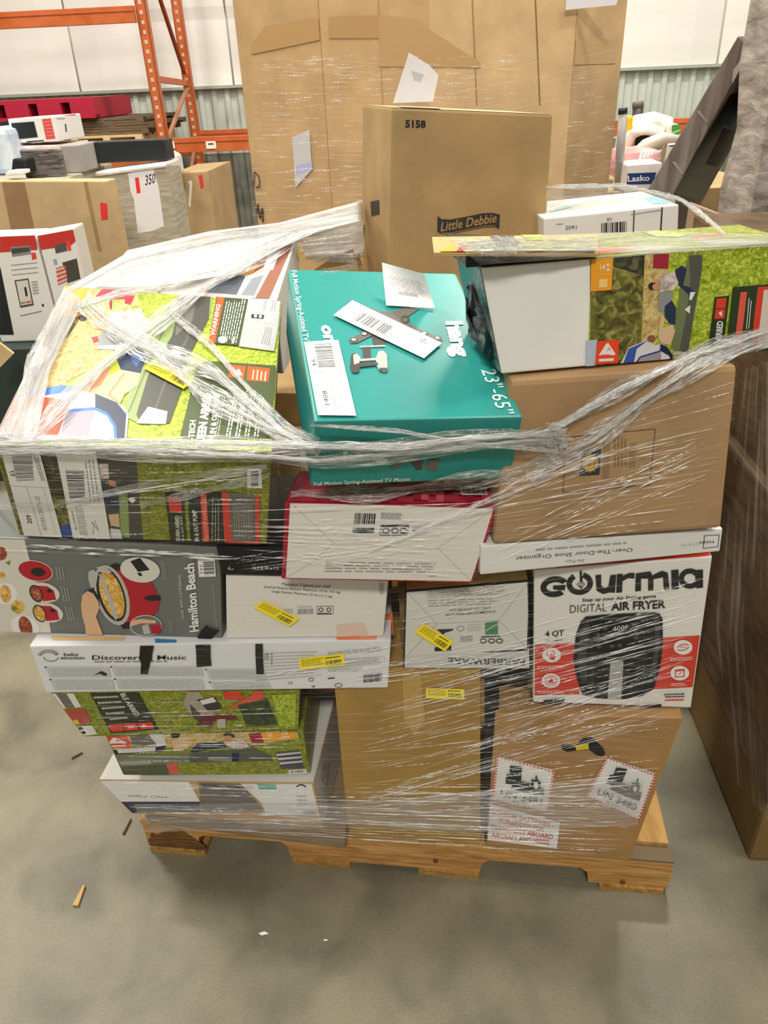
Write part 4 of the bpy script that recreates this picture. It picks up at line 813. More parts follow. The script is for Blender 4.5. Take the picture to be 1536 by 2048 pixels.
a.ell(1150, 660, 165, 320, CHR, -18).ell(1145, 655, 135, 285, INK, -18).ell(1150, 655, 112, 255, FD, -18).poly([(1010, 430), (1060, 470), (1205, 850), (1195, 920), (1170, 890), (1080, 620)], CHR).poly([(910, 420), (960, 395), (1010, 440), (990, 560), (940, 590), (910, 500)], CHR).poly([(1000, 370), (1060, 360), (1150, 420), (1120, 440), (1010, 420)], CHR)
a.poly([(1480, 680), (1560, 655), (1640, 665), (1650, 710), (1560, 720), (1490, 705)], INK)
a.poly([(870, 620), (960, 590), (1010, 660), (1030, 780), (960, 760)], INK).poly([(835, 760), (850, 660), (900, 615), (960, 640), (1010, 720), (1025, 790), (990, 880), (1040, 1010), (1070, 1100), (890, 1100), (880, 980), (850, 880)], SKN2).line([(900, 640), (920, 700)], 5, SKN).line([(940, 640), (955, 700)], 5, SKN)
a.ell(1440, 400, 205, 128, CRM, 8).poly([(1340, 310), (1440, 275), (1540, 400), (1420, 420)], INK).poly([(1410, 430), (1450, 425), (1465, 465), (1430, 460)], INK)
a.ring(1500, 970, 165, 110, 8, CRM).ell(1500, 970, 157, 103, SG).poly([(1345, 920), (1460, 900), (1600, 915), (1600, 945), (1450, 945), (1345, 975)], SKN2).poly([(1540, 960), (1660, 960), (1650, 1040), (1570, 1060)], RC).poly([(1460, 970), (1520, 950), (1550, 1050), (1480, 1060)], CHR)
Z(a, 'A6')
a.text('Hamilton Beach', (535, 905), (490, 290), (455, 915), W_, .03).text('cook with confidence', (405, 795), (375, 395), (370, 800), M('#c3c6c0', .45), .0)
for q in ([(190, 270), (235, 270), (255, 440), (205, 440)], [(265, 800), (300, 800), (310, 915), (270, 920)], [(655, 470), (668, 470), (705, 860), (690, 860)]): a.lines([q[3], q[0], q[1], q[2]], 3, M('#a9aaa2', .5), .35)
a.poly([(525, 255), (680, 245), (690, 410), (540, 415)], W_).bars([(575, 280), (675, 275), (680, 395), (585, 400)], 16, INK, 11, False).lines([(545, 300), (570, 300), (575, 390), (550, 390)], 3, GRY); a.flush()
a = sc.art('front', 'black_tape', label='torn black tape end', off=.005); Z(a, 'A6'); a.poly([(560, 890), (610, 845), (640, 870), (725, 885), (690, 925), (650, 960), (640, 1005), (510, 1015), (535, 930)], M('#1d1e1f', .35)); a.flush()
sh = Carton('shelf_carton', 'white shelf carton with capacity text and yellow sticker beside the slow cooker carton', 'carton', z=ZB, bl=(453, 1277), br=(767, 1273), tl=(451, 1148), tr=(777, 1161), depth=.3, mat=M('#e3dfd6', .4))
a = sh.art(); Z(a, 'A6'); a.text('Maximum Capacity per shelf', (1283, 498), (1722, 520), (1283, 474), INK).text('Small & Medium Shelves: Maximum 10 lbs (4.5 kg)', (1118, 520), (1810, 570), (1120, 500), INK).text('Large Shelves: Maximum 25 lbs (11.3 kg)', (1192, 560), (1735, 608), (1194, 540), INK)
Z(a, 'A7'); a.bars([(180, 500), (340, 495), (340, 550), (180, 553)], 18, GRY, 6).lines([(175, 465), (345, 460), (345, 485), (175, 490)], 2, LGR).line([(380, 470), (545, 468), (545, 550), (380, 552), (380, 470)], 4, INK).ring(420, 505, 26, 22, 8, INK).ring(500, 505, 26, 22, 8, INK).poly([(380, 540), (525, 540), (525, 552), (380, 554)], INK).lines([(40, 495), (145, 490), (145, 540), (40, 545)], 4, LGR).poly([(580, 660), (860, 640), (900, 760), (580, 790)], M('#e3c9b4', .4)).ell(1040, 290, 22, 60, M('#b5b0a4', .5)); a.flush()
yellow_sticker(sh, [(1115, 622), (1445, 785), (1355, 855), (1030, 685)], k='A6')
ZS = max(sh.c[2].z, sh.c[3].z)+.002
ZC = max(sc.c[2].z, sc.c[3].z)+.002
bc = Carton('carton', 'black carton lettered with its width above the white shelf carton', 'carton', z=ZS, bl=(442, 1150), br=(600, 1151), tl=None, tr=(600, 1092), depth=.26, mat=M('#14171a', .35))
a = bc.art(); Z(a, 'A6'); a.text('16.5 in W x 7.5', (1018, 355), (1252, 357), (1018, 325), W_).poly([(790, 345), (815, 320), (815, 350), (850, 345), (845, 358), (800, 358)], GRY); a.flush()
kc = Carton('cardboard_strip', 'torn brown cardboard strip between the shelf and kitchen cartons', 'cardboard', corners=[L(.632, .05, ZT+.002), L(.65, .05, ZT+.002), L(.625, .07, ZS+.0), L(.648, .07, ZS+.0), L(.632, .06, ZT+.002), L(.65, .06, ZT+.002), L(.625, .08, ZS), L(.648, .08, ZS)], mat=M('#8a6a45', .7, 'card'))
dg = Carton('carton', 'dark green black carton behind the torn cardboard strip', 'carton', corners=[L(.652, .1, ZT+.002), L(.69, .1, ZT+.002), L(.655, .1, ZS+.01), L(.69, .1, ZS+.01), L(.652, .3, ZT+.002), L(.69, .3, ZT+.002), L(.655, .3, ZS+.01), L(.69, .3, ZS+.01)], mat=M('#18211f', .4)) if False else None
# ------------------------------------------------------------------ upper right: organizer, kraft carton
ZG = max(g.c[2].z, g.c[3].z)+.002
so = Carton('organizer_carton', 'flat white shoe organizer carton lettered upside down on the air fryer carton', 'carton', z=ZG, bl=(960, 1150), br=(1440, 1103), tl=(962, 1093), tr=(1446, 1057), depth=.4, mat=M('#e3e2dd', .35))
a = so.art(); Z(a, 'B8')
a.text('Over-The-Door Shoe Organizer', (902, 872), (208, 925), (900, 895), M('#3c3c40', .45), .0).text('36-Pair', (615, 938), (500, 945), (615, 955), M('#8e8e90', .5)).lines([(330, 875), (905, 830), (905, 848), (330, 893)], 1, M('#a6a6a6', .5), .6).text('MAIN', (1380, 828), (1297, 834), (1380, 843), INK).text('STAYS', (1290, 838), (1190, 850), (1290, 852), LGR).line([(1320, 800), (1412, 795), (1405, 865), (1318, 875), (1325, 800)], 4, M('#4a5a80', .5)); a.flush()
a = so.art('top', 'printed_top', off=.001); Z(a, 'B8'); a.poly([(785, 805), (960, 790), (970, 805), (800, 825)], INK).poly([(965, 787), (990, 785), (1000, 803), (970, 806)], BLU).poly([(1000, 785), (1420, 755), (1420, 775), (1000, 800)], M('#3a3a3c', .5)); a.flush()
ZO = max(so.c[2].z, so.c[3].z)+.002
kb = Carton('carton', 'large kraft carton with gold seal stamp under the open airbed carton', 'carton', z=ZO, bl=(986, 1089), br=(1443, 1057), tl=(1022, 762), tr=(1476, 731), depth=.42, mat=M('#ab8a61', .65, 'card'), bevel=.008)
a = kb.art(); Z(a, 'B8'); bl2 = M('#5a4a38', .6); a.line([(735, 197), (1035, 170), (1003, 500), (490, 545), (505, 220), (735, 197)], 5, bl2).poly([(600, 292), (715, 288), (705, 440), (585, 448)], M('#2b2e38', .5)); gd = M('#c39a2e', .5)
for i in range(12):
    an = i*math.pi/6; a.poly([(650+52*math.cos(an), 368+62*math.sin(an)), (650+38*math.cos(an+.3), 368+46*math.sin(an+.3)), (650+38*math.cos(an-.3), 368+46*math.sin(an-.3))], gd)
a.ell(650, 368, 44, 52, gd).text('SUPPLY', (668, 335), (665, 405), (683, 335), INK).text('CERT', (640, 340), (637, 395), (655, 340), INK)
for q in ([(728, 245), (765, 245), (760, 460), (722, 465)], [(785, 205), (870, 225), (865, 290), (785, 285)], [(885, 235), (925, 250), (915, 390), (875, 400)], [(785, 320), (870, 315), (870, 380), (785, 390)]): a.lines([q[3], q[0], q[1], q[2]], 4, M('#7d6748', .6), .3)
a.flush()
ZK = max(kb.c[2].z, kb.c[3].z)+.003
# ------------------------------------------------------------------ red patterned toy carton
rt_ = Carton('toy_carton', 'white end of a red pixel-patterned toy carton under the teal mount carton', 'carton', z=ZS+.022, bl=(562, 1158), br=(945, 1166), tl=(569, 1004), tr=(998, 1012), lean=3, depth=.125, mat=M('#a02036', .4))
CR = M('#b3243f', .4); PK = [M(x_, .4) for x_ in ('#c8324c', '#98182f', '#d4596b', '#b3243f')]
a = rt_.art(); Z(a, 'B7'); a.poly([(72, 572), (1490, 618), (1335, 1125), (42, 1100)], M('#ddd9cf', .4))
ln = M('#aaa596', .5)
for p in ([(95, 595), (375, 860), (1120, 880), (1485, 630)], [(375, 860), (215, 1000), (50, 1095)], [(1090, 880), (1330, 1120)]): a.line(p, 4, ln)
for i in range(14): a.poly([(20+i*100, 1100+i*2.2), (60+i*100, 1101+i*2.2), (60+i*100, 1128+i*2), (20+i*100, 1127+i*2)], PK[i % 4])
for i in range(8): a.poly([(12+i*-1, 600+i*62), (42-i, 601+i*62), (40-i, 632+i*62), (10-i, 631+i*62)], PK[(i*3) % 4])
a.bars([(525, 645), (672, 650), (665, 722), (515, 722)], 18, INK, 2).lines([(705, 640), (860, 645), (860, 690), (705, 690)], 4, GRY).poly([(510, 750), (660, 748), (658, 785), (508, 785)], INK).lines([(520, 758), (650, 756), (650, 775), (520, 777)], 2, GRY).line([(705, 730), (900, 728), (888, 800), (700, 800), (705, 730)], 4, INK)
for x_ in (740, 803, 862): a.ring(x_, 768, 27, 22, 9, INK)
a.poly([(710, 728), (900, 726), (898, 738), (710, 740)], INK).ell(945, 768, 20, 10, INK).lines([(930, 735), (1030, 735), (1030, 785), (930, 785)], 3, LGR).lines([(320, 975), (1110, 990), (1110, 1065), (310, 1060)], 4, M('#8f8b80', .5), .25).lines([(1035, 1078), (1090, 1078), (1090, 1088), (1035, 1088)], 1, GRY); a.flush()
a = rt_.art('top', 'printed_top', off=.0012); Z(a, 'B7'); rnd = random.Random(5)
a.poly([(30, 362), (1495, 425), (1535, 600), (20, 580)], CR)
for i in range(28):
    for j in range(5):
        if rnd.random() < .62: a.poly([(30+i*53, 372+j*42+i*2), (83+i*53, 374+j*42+i*2), (84+i*53, 414+j*42+i*2), (31+i*53, 412+j*42+i*2)], PK[rnd.randrange(4)])
for x_, y_ in ((495, 495), (1165, 472)): a.poly([(x_-22, y_-32), (x_+22, y_-32), (x_+22, y_+32), (x_-22, y_+32)], AMB).poly([(x_-58, y_-8), (x_+66, y_-8), (x_+66, y_+18), (x_-58, y_+18)], AMB)
a.poly([(1238, 455), (1430, 465), (1450, 545), (1270, 545)], W_).bars([(1265, 465), (1425, 475), (1435, 535), (1280, 535)], 22, INK, 9); a.flush()
ZR = max(rt_.c[2].z, rt_.c[3].z)
# white carton with an orange dot behind it
wc = Carton('carton', 'white carton with an amber dot standing behind the red toy carton', 'carton', corners=[L(.448, .118, ZS+.024), L(.80, .118, ZS+.024), L(.448, .118, ZR+.03), L(.80, .118, ZR+.03), L(.448, .33, ZS+.024), L(.80, .33, ZS+.024), L(.448, .33, ZR+.03), L(.80, .33, ZR+.03)], mat=M('#dcdbd8', .45))
a = wc.art(); Z(a, 'B7'); a.ell(140, 360, 48, 40, AMB); a.flush()
# ------------------------------------------------------------------ teal TV mount carton, tipped forward
TEAL = M('#2a9089', .35); 
te = Carton('mount_carton', 'teal TV mount carton with white lettering tipped forward on top', 'carton', z=ZR+.045, bl=(621, 973), br=(1020, 957), tl=(629, 843), tr=(1046, 834), lean=-20, depth=.42, mat=TEAL, bevel=.004)
# square up the lid from its own corner pixels
tn = (te.c[3]-te.c[2]).cross(te.c[6]-te.c[2]).normalized()
te_back = [at_plane(p, te.c[2], tn) for p in ((575, 538), (912, 546))]
for o_ in list(te.o.children): bpy.data.objects.remove(o_)
dd = [te_back[0]-te.c[2], te_back[1]-te.c[3]]
te.c[6], te.c[7] = te_back; te.c[4] = te.c[0]+dd[0]; te.c[5] = te.c[1]+dd[1]
mb = MB(); mb.hexa(te.c, TEAL); mb.build('carton_body', te.o, bevel=.004)
a = te.art('top', off=.0012); Z(a, 'D5'); TW_ = M('#dff0ea', .35)
a.text('hang', (1060, 595), (1015, 395), (1175, 600), TW_, .05) if False else None
a.text('hang', (1022, 395), (1068, 590), (1112, 392), TW_, .055, 0, .95).cut('lettering').text('on', (335, 415), (360, 515), (405, 415), TW_, .05).cut('lettering').text('23"-65"', (1212, 660), (1310, 905), (1290, 655), TW_, .0).cut('lettering').text('Full Motion Spring-Assisted TV', (172, 118), (240, 505), (200, 115), TW_, .01).cut('mount_picture', 'picture of the grey metal TV mount')
DM = M('#6a625c', .35); DM2 = M('#4a4440', .35); CHM = M('#b9b6b0', .3)
Z(a, 'C5')
a.poly([(590, 400), (660, 375), (900, 470), (1020, 475), (1150, 430), (1255, 450), (1150, 520), (1160, 570), (1300, 650), (1470, 720), (1440, 760), (1250, 690), (1050, 590)], DM).poly([(620, 720), (780, 650), (850, 680), (700, 755), (640, 760)], DM).poly([(830, 700), (870, 670), (960, 720), (940, 790), (850, 790)], DM2).poly([(720, 785), (950, 775), (950, 790), (720, 798)], CHM).poly([(745, 795), (815, 790), (825, 960), (760, 970)], DM2)
for x_, y_ in ((765, 675), (670, 730), (1305, 672), (1425, 715)): a.ell(x_, y_, 34, 20, DM2).ell(x_-3, y_-3, 22, 12, CHM)
a.ring(1130, 545, 38, 36, 12, DM2)
a.poly([(645, 860), (690, 845), (735, 890), (720, 960), (720, 1010), (700, 1030), (650, 1025), (635, 980)], DM2).poly([(660, 870), (690, 850), (730, 890), (715, 940), (670, 955)], CHM).poly([(890, 835), (930, 828), (965, 860), (975, 1000), (950, 1025), (900, 1010), (865, 950), (870, 890)], CHM).poly([(895, 985), (975, 985), (965, 1022), (900, 1012)], DM2).poly([(725, 905), (870, 895), (870, 915), (725, 925)], CHM).poly([(720, 950), (880, 935), (890, 960), (720, 980)], DM2)
a.flush()
def stuck(c, face, k, q, name, label, off, fn, m=W_):
    a = c.art(face, name, label=label, off=off); Z(a, k); a.poly(q, m); fn(a, lambda u, v: a.bil(q, u, v)); a.flush()
stuck(te, 'top', 'C5', [(655, 382), (1460, 768), (1300, 908), (485, 515)], 'return_label', 'long white barcode label stuck askew', .004, lambda a, r: a.bars([r(.18, .3), r(.52, .3), r(.52, .8), r(.18, .8)], 30, M('#5d5d5d', .5), 3).lines([r(.08, .05), r(.5, .05), r(.5, .24), r(.08, .24)], 3, LGR, .3).lines([r(.55, .5), r(.93, .5), r(.93, .85), r(.55, .85)], 6, LGR, .3).line([r(.78, .2), r(.82, .3), r(.86, .15), r(.84, .4), r(.9, .3)], 5, GRY))
stuck(te, 'top', 'C5', [(218, 758), (528, 742), (690, 1425), (345, 1420)], 'return_label', 'tall white return label numbered 94 and 1408', .004, lambda a, r: a.bars([r(.28, .04), r(.78, .04), r(.74, .36), r(.27, .36)], 22, M('#5d5d5d', .5), 4, False).text('94', r(.1, .24), r(.1, .33), r(.23, .24), INK).text('1408', r(.36, .86), r(.36, .67), r(.23, .86), INK, 0).line([r(0, .4), r(1, .42)], 3, GRY).line([r(.4, .42), r(.45, 1)], 3, GRY).line([r(.82, .42), r(.85, 1)], 3, LGR).text('RETURN CENTER LD', r(.67, .9), r(.6, .48), r(.5, .9), LGR).lines([r(.86, .05), r(.98, .05), r(.98, .3), r(.86, .3)], 3, LGR))
# curled paper taped on
pp = MB(); Zp = ZZ['C5']; tnn = tn if tn.z > 0 else -tn
pv = []
for j in range(9):
    v = j/8
    for i in range(6):
        u = i/5; q = [(920, 22), (1300, 125), (1400, 435), (960, 410)]; px = ((q[0][0]*(1-u)*(1-v)+q[1][0]*u*(1-v)+q[2][0]*u*v+q[3][0]*(1-u)*v)/Zp[2]+Zp[0], (q[0][1]*(1-u)*(1-v)+q[1][1]*u*(1-v)+q[2][1]*u*v+q[3][1]*(1-u)*v)/Zp[2]+Zp[1])
        h = .004+.05*(1-v)**1.5*(.6+.4*u); pv.append(at_plane(px, te.c[2]+tnn*h, tnn))
pf = [(j*6+i, j*6+i+1, (j+1)*6+i+1, (j+1)*6+i) for j in range(8) for i in range(5)]
pp.v = [tuple(p) for p in pv]; pp.f = pf; pp.m = [pp.mi(M('#edecea', .5))]*len(pf)
slip = pp.build('packing_slip', te.o, smooth=True, label='curled white packing slip taped to the lid')
pp = MB()
def slip_pt(u, v, lift=.0012):
    j = min(7, int(v*8)); i = min(4, int(u*5)); fu, fv = u*5-i, v*8-j; g_ = lambda a_, b_: pv[b_*6+a_]
    P = g_(i, j)*(1-fu)*(1-fv)+g_(i+1, j)*fu*(1-fv)+g_(i+1, j+1)*fu*fv+g_(i, j+1)*(1-fu)*fv
    return P+(CC-P).normalized()*lift
for k in range(7):
    v = .28+k*.055; u = .15+.03*(k % 3)
    while u < .85:
        w_ = .05+.03*((k*7+int(u*20)) % 3); pp.poly([slip_pt(u, v), slip_pt(u+w_, v), slip_pt(u+w_, v+.014), slip_pt(u, v+.014)], LGR); u += w_+.025
for k in range(12): pp.poly([slip_pt(.3+k*.035, .63), slip_pt(.3+k*.035+.018, .63), slip_pt(.3+k*.035+.018, .71), slip_pt(.3+k*.035, .71)], GRY)
pp.build('slip_print', slip, fix=False)
a = te.art('front', off=.001); Z(a, 'B7'); TD = M('#15625f', .3)
a.text('23"-65"', (1320, 100), (1620, 88), (1320, 68), TW_, -.006).cut('lettering').text('hang', (440, 285), (755, 270), (440, 215), TW_, .05).cut('lettering').text('Full Motion Spring-Assisted TV Mount', (238, 455), (908, 420), (238, 430), TW_, .01).cut('mount_picture').poly([(770, 340), (800, 300), (850, 270), (870, 290), (800, 345)], DM).poly([(890, 270), (1000, 265), (990, 340), (950, 345)], DM2).poly([(1010, 330), (1040, 275), (1110, 270), (1100, 350), (1030, 345)], DM); a.flush()
a = te.art('left', off=.001); a.flush()
# ------------------------------------------------------------------ big airbed carton, tipped forward
ab = Carton('airbed_carton', 'large queen airbed carton with family camping picture under crossed film bands', 'carton', z=ZC+.004, bl=(39, 1070), br=(534, 1088), tl=(-15, 890), tr=(545, 905), lean=-17, depth=.45, mat=M('#8b7a52', .6, 'card'))
tn2 = (ab.c[3]-ab.c[2]).cross(ab.c[6]-ab.c[2]).normalized()
bk = [at_plane(p, ab.c[2], tn2) for p in ((128, 572), (564, 604))]
for o_ in list(ab.o.children): bpy.data.objects.remove(o_)
dd = [bk[0]-ab.c[2], bk[1]-ab.c[3]]; ab.c[6], ab.c[7] = bk; ab.c[4] = ab.c[0]+dd[0]; ab.c[5] = ab.c[1]+dd[1]
mb = MB(); mb.hexa(ab.c, M('#8b7a52', .6, 'card')); mb.build('carton_body', ab.o, bevel=.003)
ab.fill('top', GRS, 'grass_print', .0006); ab.fill('front', GRS2, 'grass_print', .0006)
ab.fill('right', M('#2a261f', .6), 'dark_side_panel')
a = ab.art('top', off=.001); Z(a, 'D4')
a.poly([(-60, 1130), (-20, 800), (330, 320), (720, 340), (560, 720), (340, 830), (230, 1130)], HAY).poly([(-60, 1130), (90, 840), (230, 560), (350, 480), (330, 560), (260, 720), (150, 920), (300, 880), (150, 1130)], TRE2).poly([(230, 510), (420, 490), (350, 600), (280, 650), (200, 640)], TREE).poly([(90, 830), (130, 700), (170, 640), (240, 650), (265, 690), (220, 740), (150, 760)], W_)
a.poly([(420, 400), (700, 360), (720, 440), (420, 480)], M('#b9bd6a', .45, 'grass', c0='#8a9a3a', c1='#d8d89a', scale=80))
a.poly([(330, 320), (462, 325), (400, 500), (260, 490)], AMB).text('10', (300, 470), (365, 465), (320, 435), M('#f8dca0', .5)).text('min', (320, 400), (400, 405), (335, 378), M('#f8dca0', .5))
a.poly([(490, 395), (520, 360), (590, 338), (660, 350), (690, 395), (670, 440), (640, 430), (640, 408), (575, 410), (560, 440), (565, 408)], M('#c22a48', .45)).line([(568, 400), (570, 460)], 12, M('#a82040', .5))
# people: beige-clad child, denim, plaid
a.poly([(560, 480), (720, 455), (780, 560), (660, 600), (540, 560)], PLD).ell(425, 505, 22, 16, M('#35262a', .5)).poly([(440, 510), (540, 530), (580, 570), (480, 560)], SKN2).poly([(505, 600), (530, 570), (640, 590), (660, 640), (600, 670), (500, 660)], GRY).poly([(470, 605), (500, 598), (510, 625), (480, 630)], M('#d8323a', .5)).poly([(500, 650), (630, 640), (620, 670), (500, 665)], LGR)
# long inflated bed
a.poly([(640, 940), (790, 560), (900, 395), (960, 385), (1090, 395), (1075, 500), (1030, 580), (870, 860), (820, 1050), (720, 1050), (660, 1020)], OLV).poly([(720, 1050), (700, 1000), (760, 800), (880, 600), (940, 400), (1080, 395), (1070, 510), (960, 720), (930, 880), (870, 1045)], OLD).line([(770, 1040), (850, 830), (960, 610), (1010, 400)], 12, M('#615f58', .4)).line([(660, 990), (770, 720), (880, 480)], 9, OLM).poly([(700, 1045), (760, 960), (860, 985), (850, 1050)], M('#c9c7c0', .4)).poly([(905, 400), (960, 388), (1000, 395), (985, 520), (900, 600)], M('#6d6a5f', .4))
a.poly([(575, 740), (620, 690), (720, 660), (760, 690), (720, 790), (640, 790)], DEN).poly([(660, 700), (720, 670), (740, 700), (700, 760)], M('#3c5a92', .45))
a.poly([(370, 870), (470, 830), (540, 780), (590, 720), (610, 770), (720, 790), (710, 850), (640, 900), (610, 960), (480, 900), (380, 890)], BEI).poly([(560, 750), (600, 720), (620, 770), (560, 800)], M('#b9c52a', .5)).line([(640, 790), (560, 900), (620, 950)], 8, M('#b08a62', .5)).poly([(310, 850), (370, 870), (500, 820), (550, 740), (570, 760), (520, 850), (420, 890), (330, 890)], SKN).poly([(860, 690), (890, 665), (925, 690), (920, 720), (870, 705)], W_)
# tent
a.poly([(150, 900), (330, 860), (470, 890), (640, 960), (660, 1010), (650, 1130), (130, 1130)], LVL).poly([(130, 885), (320, 850), (400, 865), (330, 890), (160, 915)], BLU).poly([(490, 895), (600, 940), (650, 1000), (640, 1130), (590, 1130), (580, 1040), (540, 990), (490, 975)], NAV).poly([(340, 980), (490, 975), (450, 1130), (310, 1130)], LAV).line([(330, 985), (490, 972), (550, 1000), (590, 1060), (595, 1130)], 15, BLU).poly([(490, 985), (550, 1010), (580, 1060), (578, 1130), (455, 1130)], LVL).poly([(-60, 980), (60, 920), (40, 1120), (-60, 1120)], BLU)
q = [(60, 905), (365, 922), (300, 1108), (-40, 1098)]; a.poly(q, M('#f2501f', .4)).poly([(55, 1010), (190, 950), (215, 960), (200, 1080), (150, 1075), (110, 1045)], W_).line([(225, 1000), (250, 960), (280, 955)], 8, W_)
# warning panel, silver data panel, dark green text panel
a.poly([(1112, 392), (1280, 402), (1225, 650), (1068, 636)], DGRN).poly([(1118, 392), (1152, 394), (1102, 638), (1068, 635)], ORG).text('WARNING', (1100, 600), (1130, 440), (1078, 598), W_, .02).lines([(1125, 590), (1160, 410), (1265, 410), (1215, 640)], 8, M('#e3e3d0', .5), .35).ell(1142, 620, 24, 18, W_).lines([(1180, 640), (1195, 600), (1215, 600), (1205, 640)], 1, W_)
a.poly([(1275, 403), (1450, 420), (1405, 680), (1225, 655)], M('#b3b6b4', .35)).poly([(1340, 408), (1435, 418), (1425, 485), (1330, 478)], W_).bars([(1355, 415), (1428, 422), (1418, 478), (1345, 472)], 14, GRY, 7).poly([(1285, 405), (1330, 408), (1318, 470), (1275, 465)], W_).ring(1292, 588, 26, 24, 4, W_).lines([(1335, 640), (1365, 545), (1400, 550), (1385, 650)], 4, GRY).poly([(1290, 490), (1355, 495), (1350, 515), (1288, 510)], INK).ell(1310, 500, 8, 8, W_).ell(1335, 503, 8, 8, W_).line([(1310, 515), (1400, 540)], 6, W_)
a.poly([(1010, 760), (1060, 730), (1420, 755), (1380, 1125), (925, 1118)], M('#47552f', .4)).poly([(1180, 752), (1262, 758), (1250, 820), (1170, 812)], ORG).poly([(1272, 758), (1385, 770), (1375, 838), (1265, 830)], ORG).lines([(1285, 825), (1292, 770), (1375, 780), (1368, 835)], 4, M('#f6c3a8', .5), .4).poly([(1195, 800), (1225, 770), (1245, 805)], W_)
a.text('QUEEN AIRBED', (1043, 1190), (1085, 895), (1000, 1190), W_, .05).text('INSTA-TECH', (985, 1240), (1005, 1035), (955, 1240), W_, .04).text('WITH IN & OUT PUMP', (1090, 1200), (1130, 895), (1062, 1200), W_, .04).lines([(1100, 1115), (1140, 895), (1162, 895), (1125, 1115)], 2, M('#cfd2bd', .5), .35)
for i in range(4): a.lines([(1155+i*48, 1118), (1205+i*42, 870+i*8), (1232+i*42, 872+i*8), (1185+i*48, 1120)], 2, M('#e6e8d8', .5), .5)
a.flush()
yellow_sticker(ab, [(800, 727), (1003, 832), (945, 880), (738, 772)], 'top', 'D4')
a = ab.art('front', off=.001); Z(a, 'A3')
a.poly([(-60, 200), (1000, 150), (1120, 1110), (150, 1090)], TREE).poly([(400, 220), (580, 220), (680, 700), (560, 700)], TRE2).poly([(1000, 200), (1390, 190), (1470, 1120), (1120, 1120)], OLD).poly([(1390, 190), (1460, 180), (1540, 1120), (1470, 1120)], GRS2).poly([(610, 980), (720, 950), (765, 1110), (640, 1110)], M('#2c4f9c', .45)).poly([(1010, 340), (1110, 340), (1120, 490), (1030, 500)], PLD).poly([(1110, 500), (1180, 520), (1200, 580), (1120, 560)], SKN).poly([(1080, 680), (1200, 700), (1230, 800), (1120, 800)], DEN).poly([(1110, 860), (1220, 850), (1230, 990), (1140, 970)], BEI).poly([(1220, 650), (1310, 640), (1330, 1100), (1240, 1080)], OLV).poly([(1310, 700), (1355, 680), (1395, 710), (1360, 745)], W_).poly([(1130, 1000), (1230, 1010), (1260, 1120), (1140, 1120)], LVL)
Z(a, 'A4'); a.poly([(240, 590), (420, 590), (450, 1070), (295, 1070)], DGR2).poly([(265, 630), (395, 640), (405, 790), (290, 780)], RD_).text('QUEEN AIRBED', (385, 1060), (375, 815), (350, 1060), M('#d8d8cc', .5), .03).text('IN & OUT PUMP', (430, 1060), (410, 820), (405, 1060), M('#d8d8cc', .5), .0).poly([(455, 570), (790, 590), (810, 1065), (490, 1070)], M('#262c20', .4)).text('IN & OUT PUMP', (570, 1060), (545, 760), (530, 1060), M('#e3e3d8', .5), .02).poly([(580, 600), (640, 600), (670, 1065), (605, 1065)], RD_).text('HIGH OUTPUT PUMP INCLUDED', (660, 1055), (635, 620), (625, 1055), M('#f3c4b8', .5), 0).lines([(680, 1060), (690, 630), (770, 630), (770, 1060)], 3, M('#c9ccb8', .5), .2)
a.poly([(785, 585), (850, 590), (885, 1065), (815, 1065)], RD_).poly([(850, 590), (1115, 620), (1115, 1065), (885, 1065)], M('#6a675f', .5)).poly([(1110, 610), (1150, 610), (1150, 1085), (1115, 1085)], RD_).poly([(820, 1060), (1150, 1062), (1150, 1085), (820, 1078)], RD_).lines([(900, 1040), (890, 640), (1080, 650), (1080, 1040)], 8, M('#9a978c', .5), .4)
a.poly([(1030, 360), (1170, 365), (1175, 550), (1032, 548)], W_).bars([(1065, 385), (1140, 385), (1140, 525), (1068, 525)], 16, INK, 12, False); a.flush()
stuck(ab, 'front', 'A3', [(5, 160), (405, 180), (645, 1090), (255, 1068)], 'return_label', 'tilted white return label numbered 97 and 209', .003, lambda a, r: a.bars([r(.25, .03), r(.8, .03), r(.66, .36), r(.2, .38)], 26, M('#6a6a66', .5), 13, False).text('97', r(.08, .33), r(.06, .26), r(.21, .33), INK, .01).text('209', r(.3, .86), r(.32, .76), r(.18, .86), INK, .02).line([r(0, .44), r(1, .44)], 4, GRY).line([r(.42, .44), r(.46, 1)], 4, GRY).line([r(.85, .44), r(.86, 1)], 4, LGR).text('RETURN CENTER LD', r(.66, .92), r(.68, .54), r(.55, .92), GRY).lines([r(.84, .36), r(.8, .05), r(.93, .05), r(.96, .36)], 2, GRY))
stuck(ab, 'front', 'A3', [(575, 190), (985, 200), (1140, 1115), (755, 1095)], 'shipping_label', 'tilted white label with barcode and signature', .003, lambda a, r: a.bars([r(.15, .22), r(.62, .22), r(.52, .55), r(.12, .56)], 26, M('#3d3d3c', .5), 14, False).lines([r(.6, .58), r(.66, .08), r(.95, .08), r(.9, .58)], 3, GRY, .3).line([r(0, .58), r(.95, .58)], 4, GRY).text('Box Verification', r(.16, .9), r(.14, .68), r(.1, .9), INK).lines([r(.2, .96), r(.2, .6), r(.42, .6), r(.42, .96)], 5, GRY, .4).line([r(.55, .95), r(.62, .85), r(.58, .8), r(.72, .9), r(.66, .78)], 6, GRY))
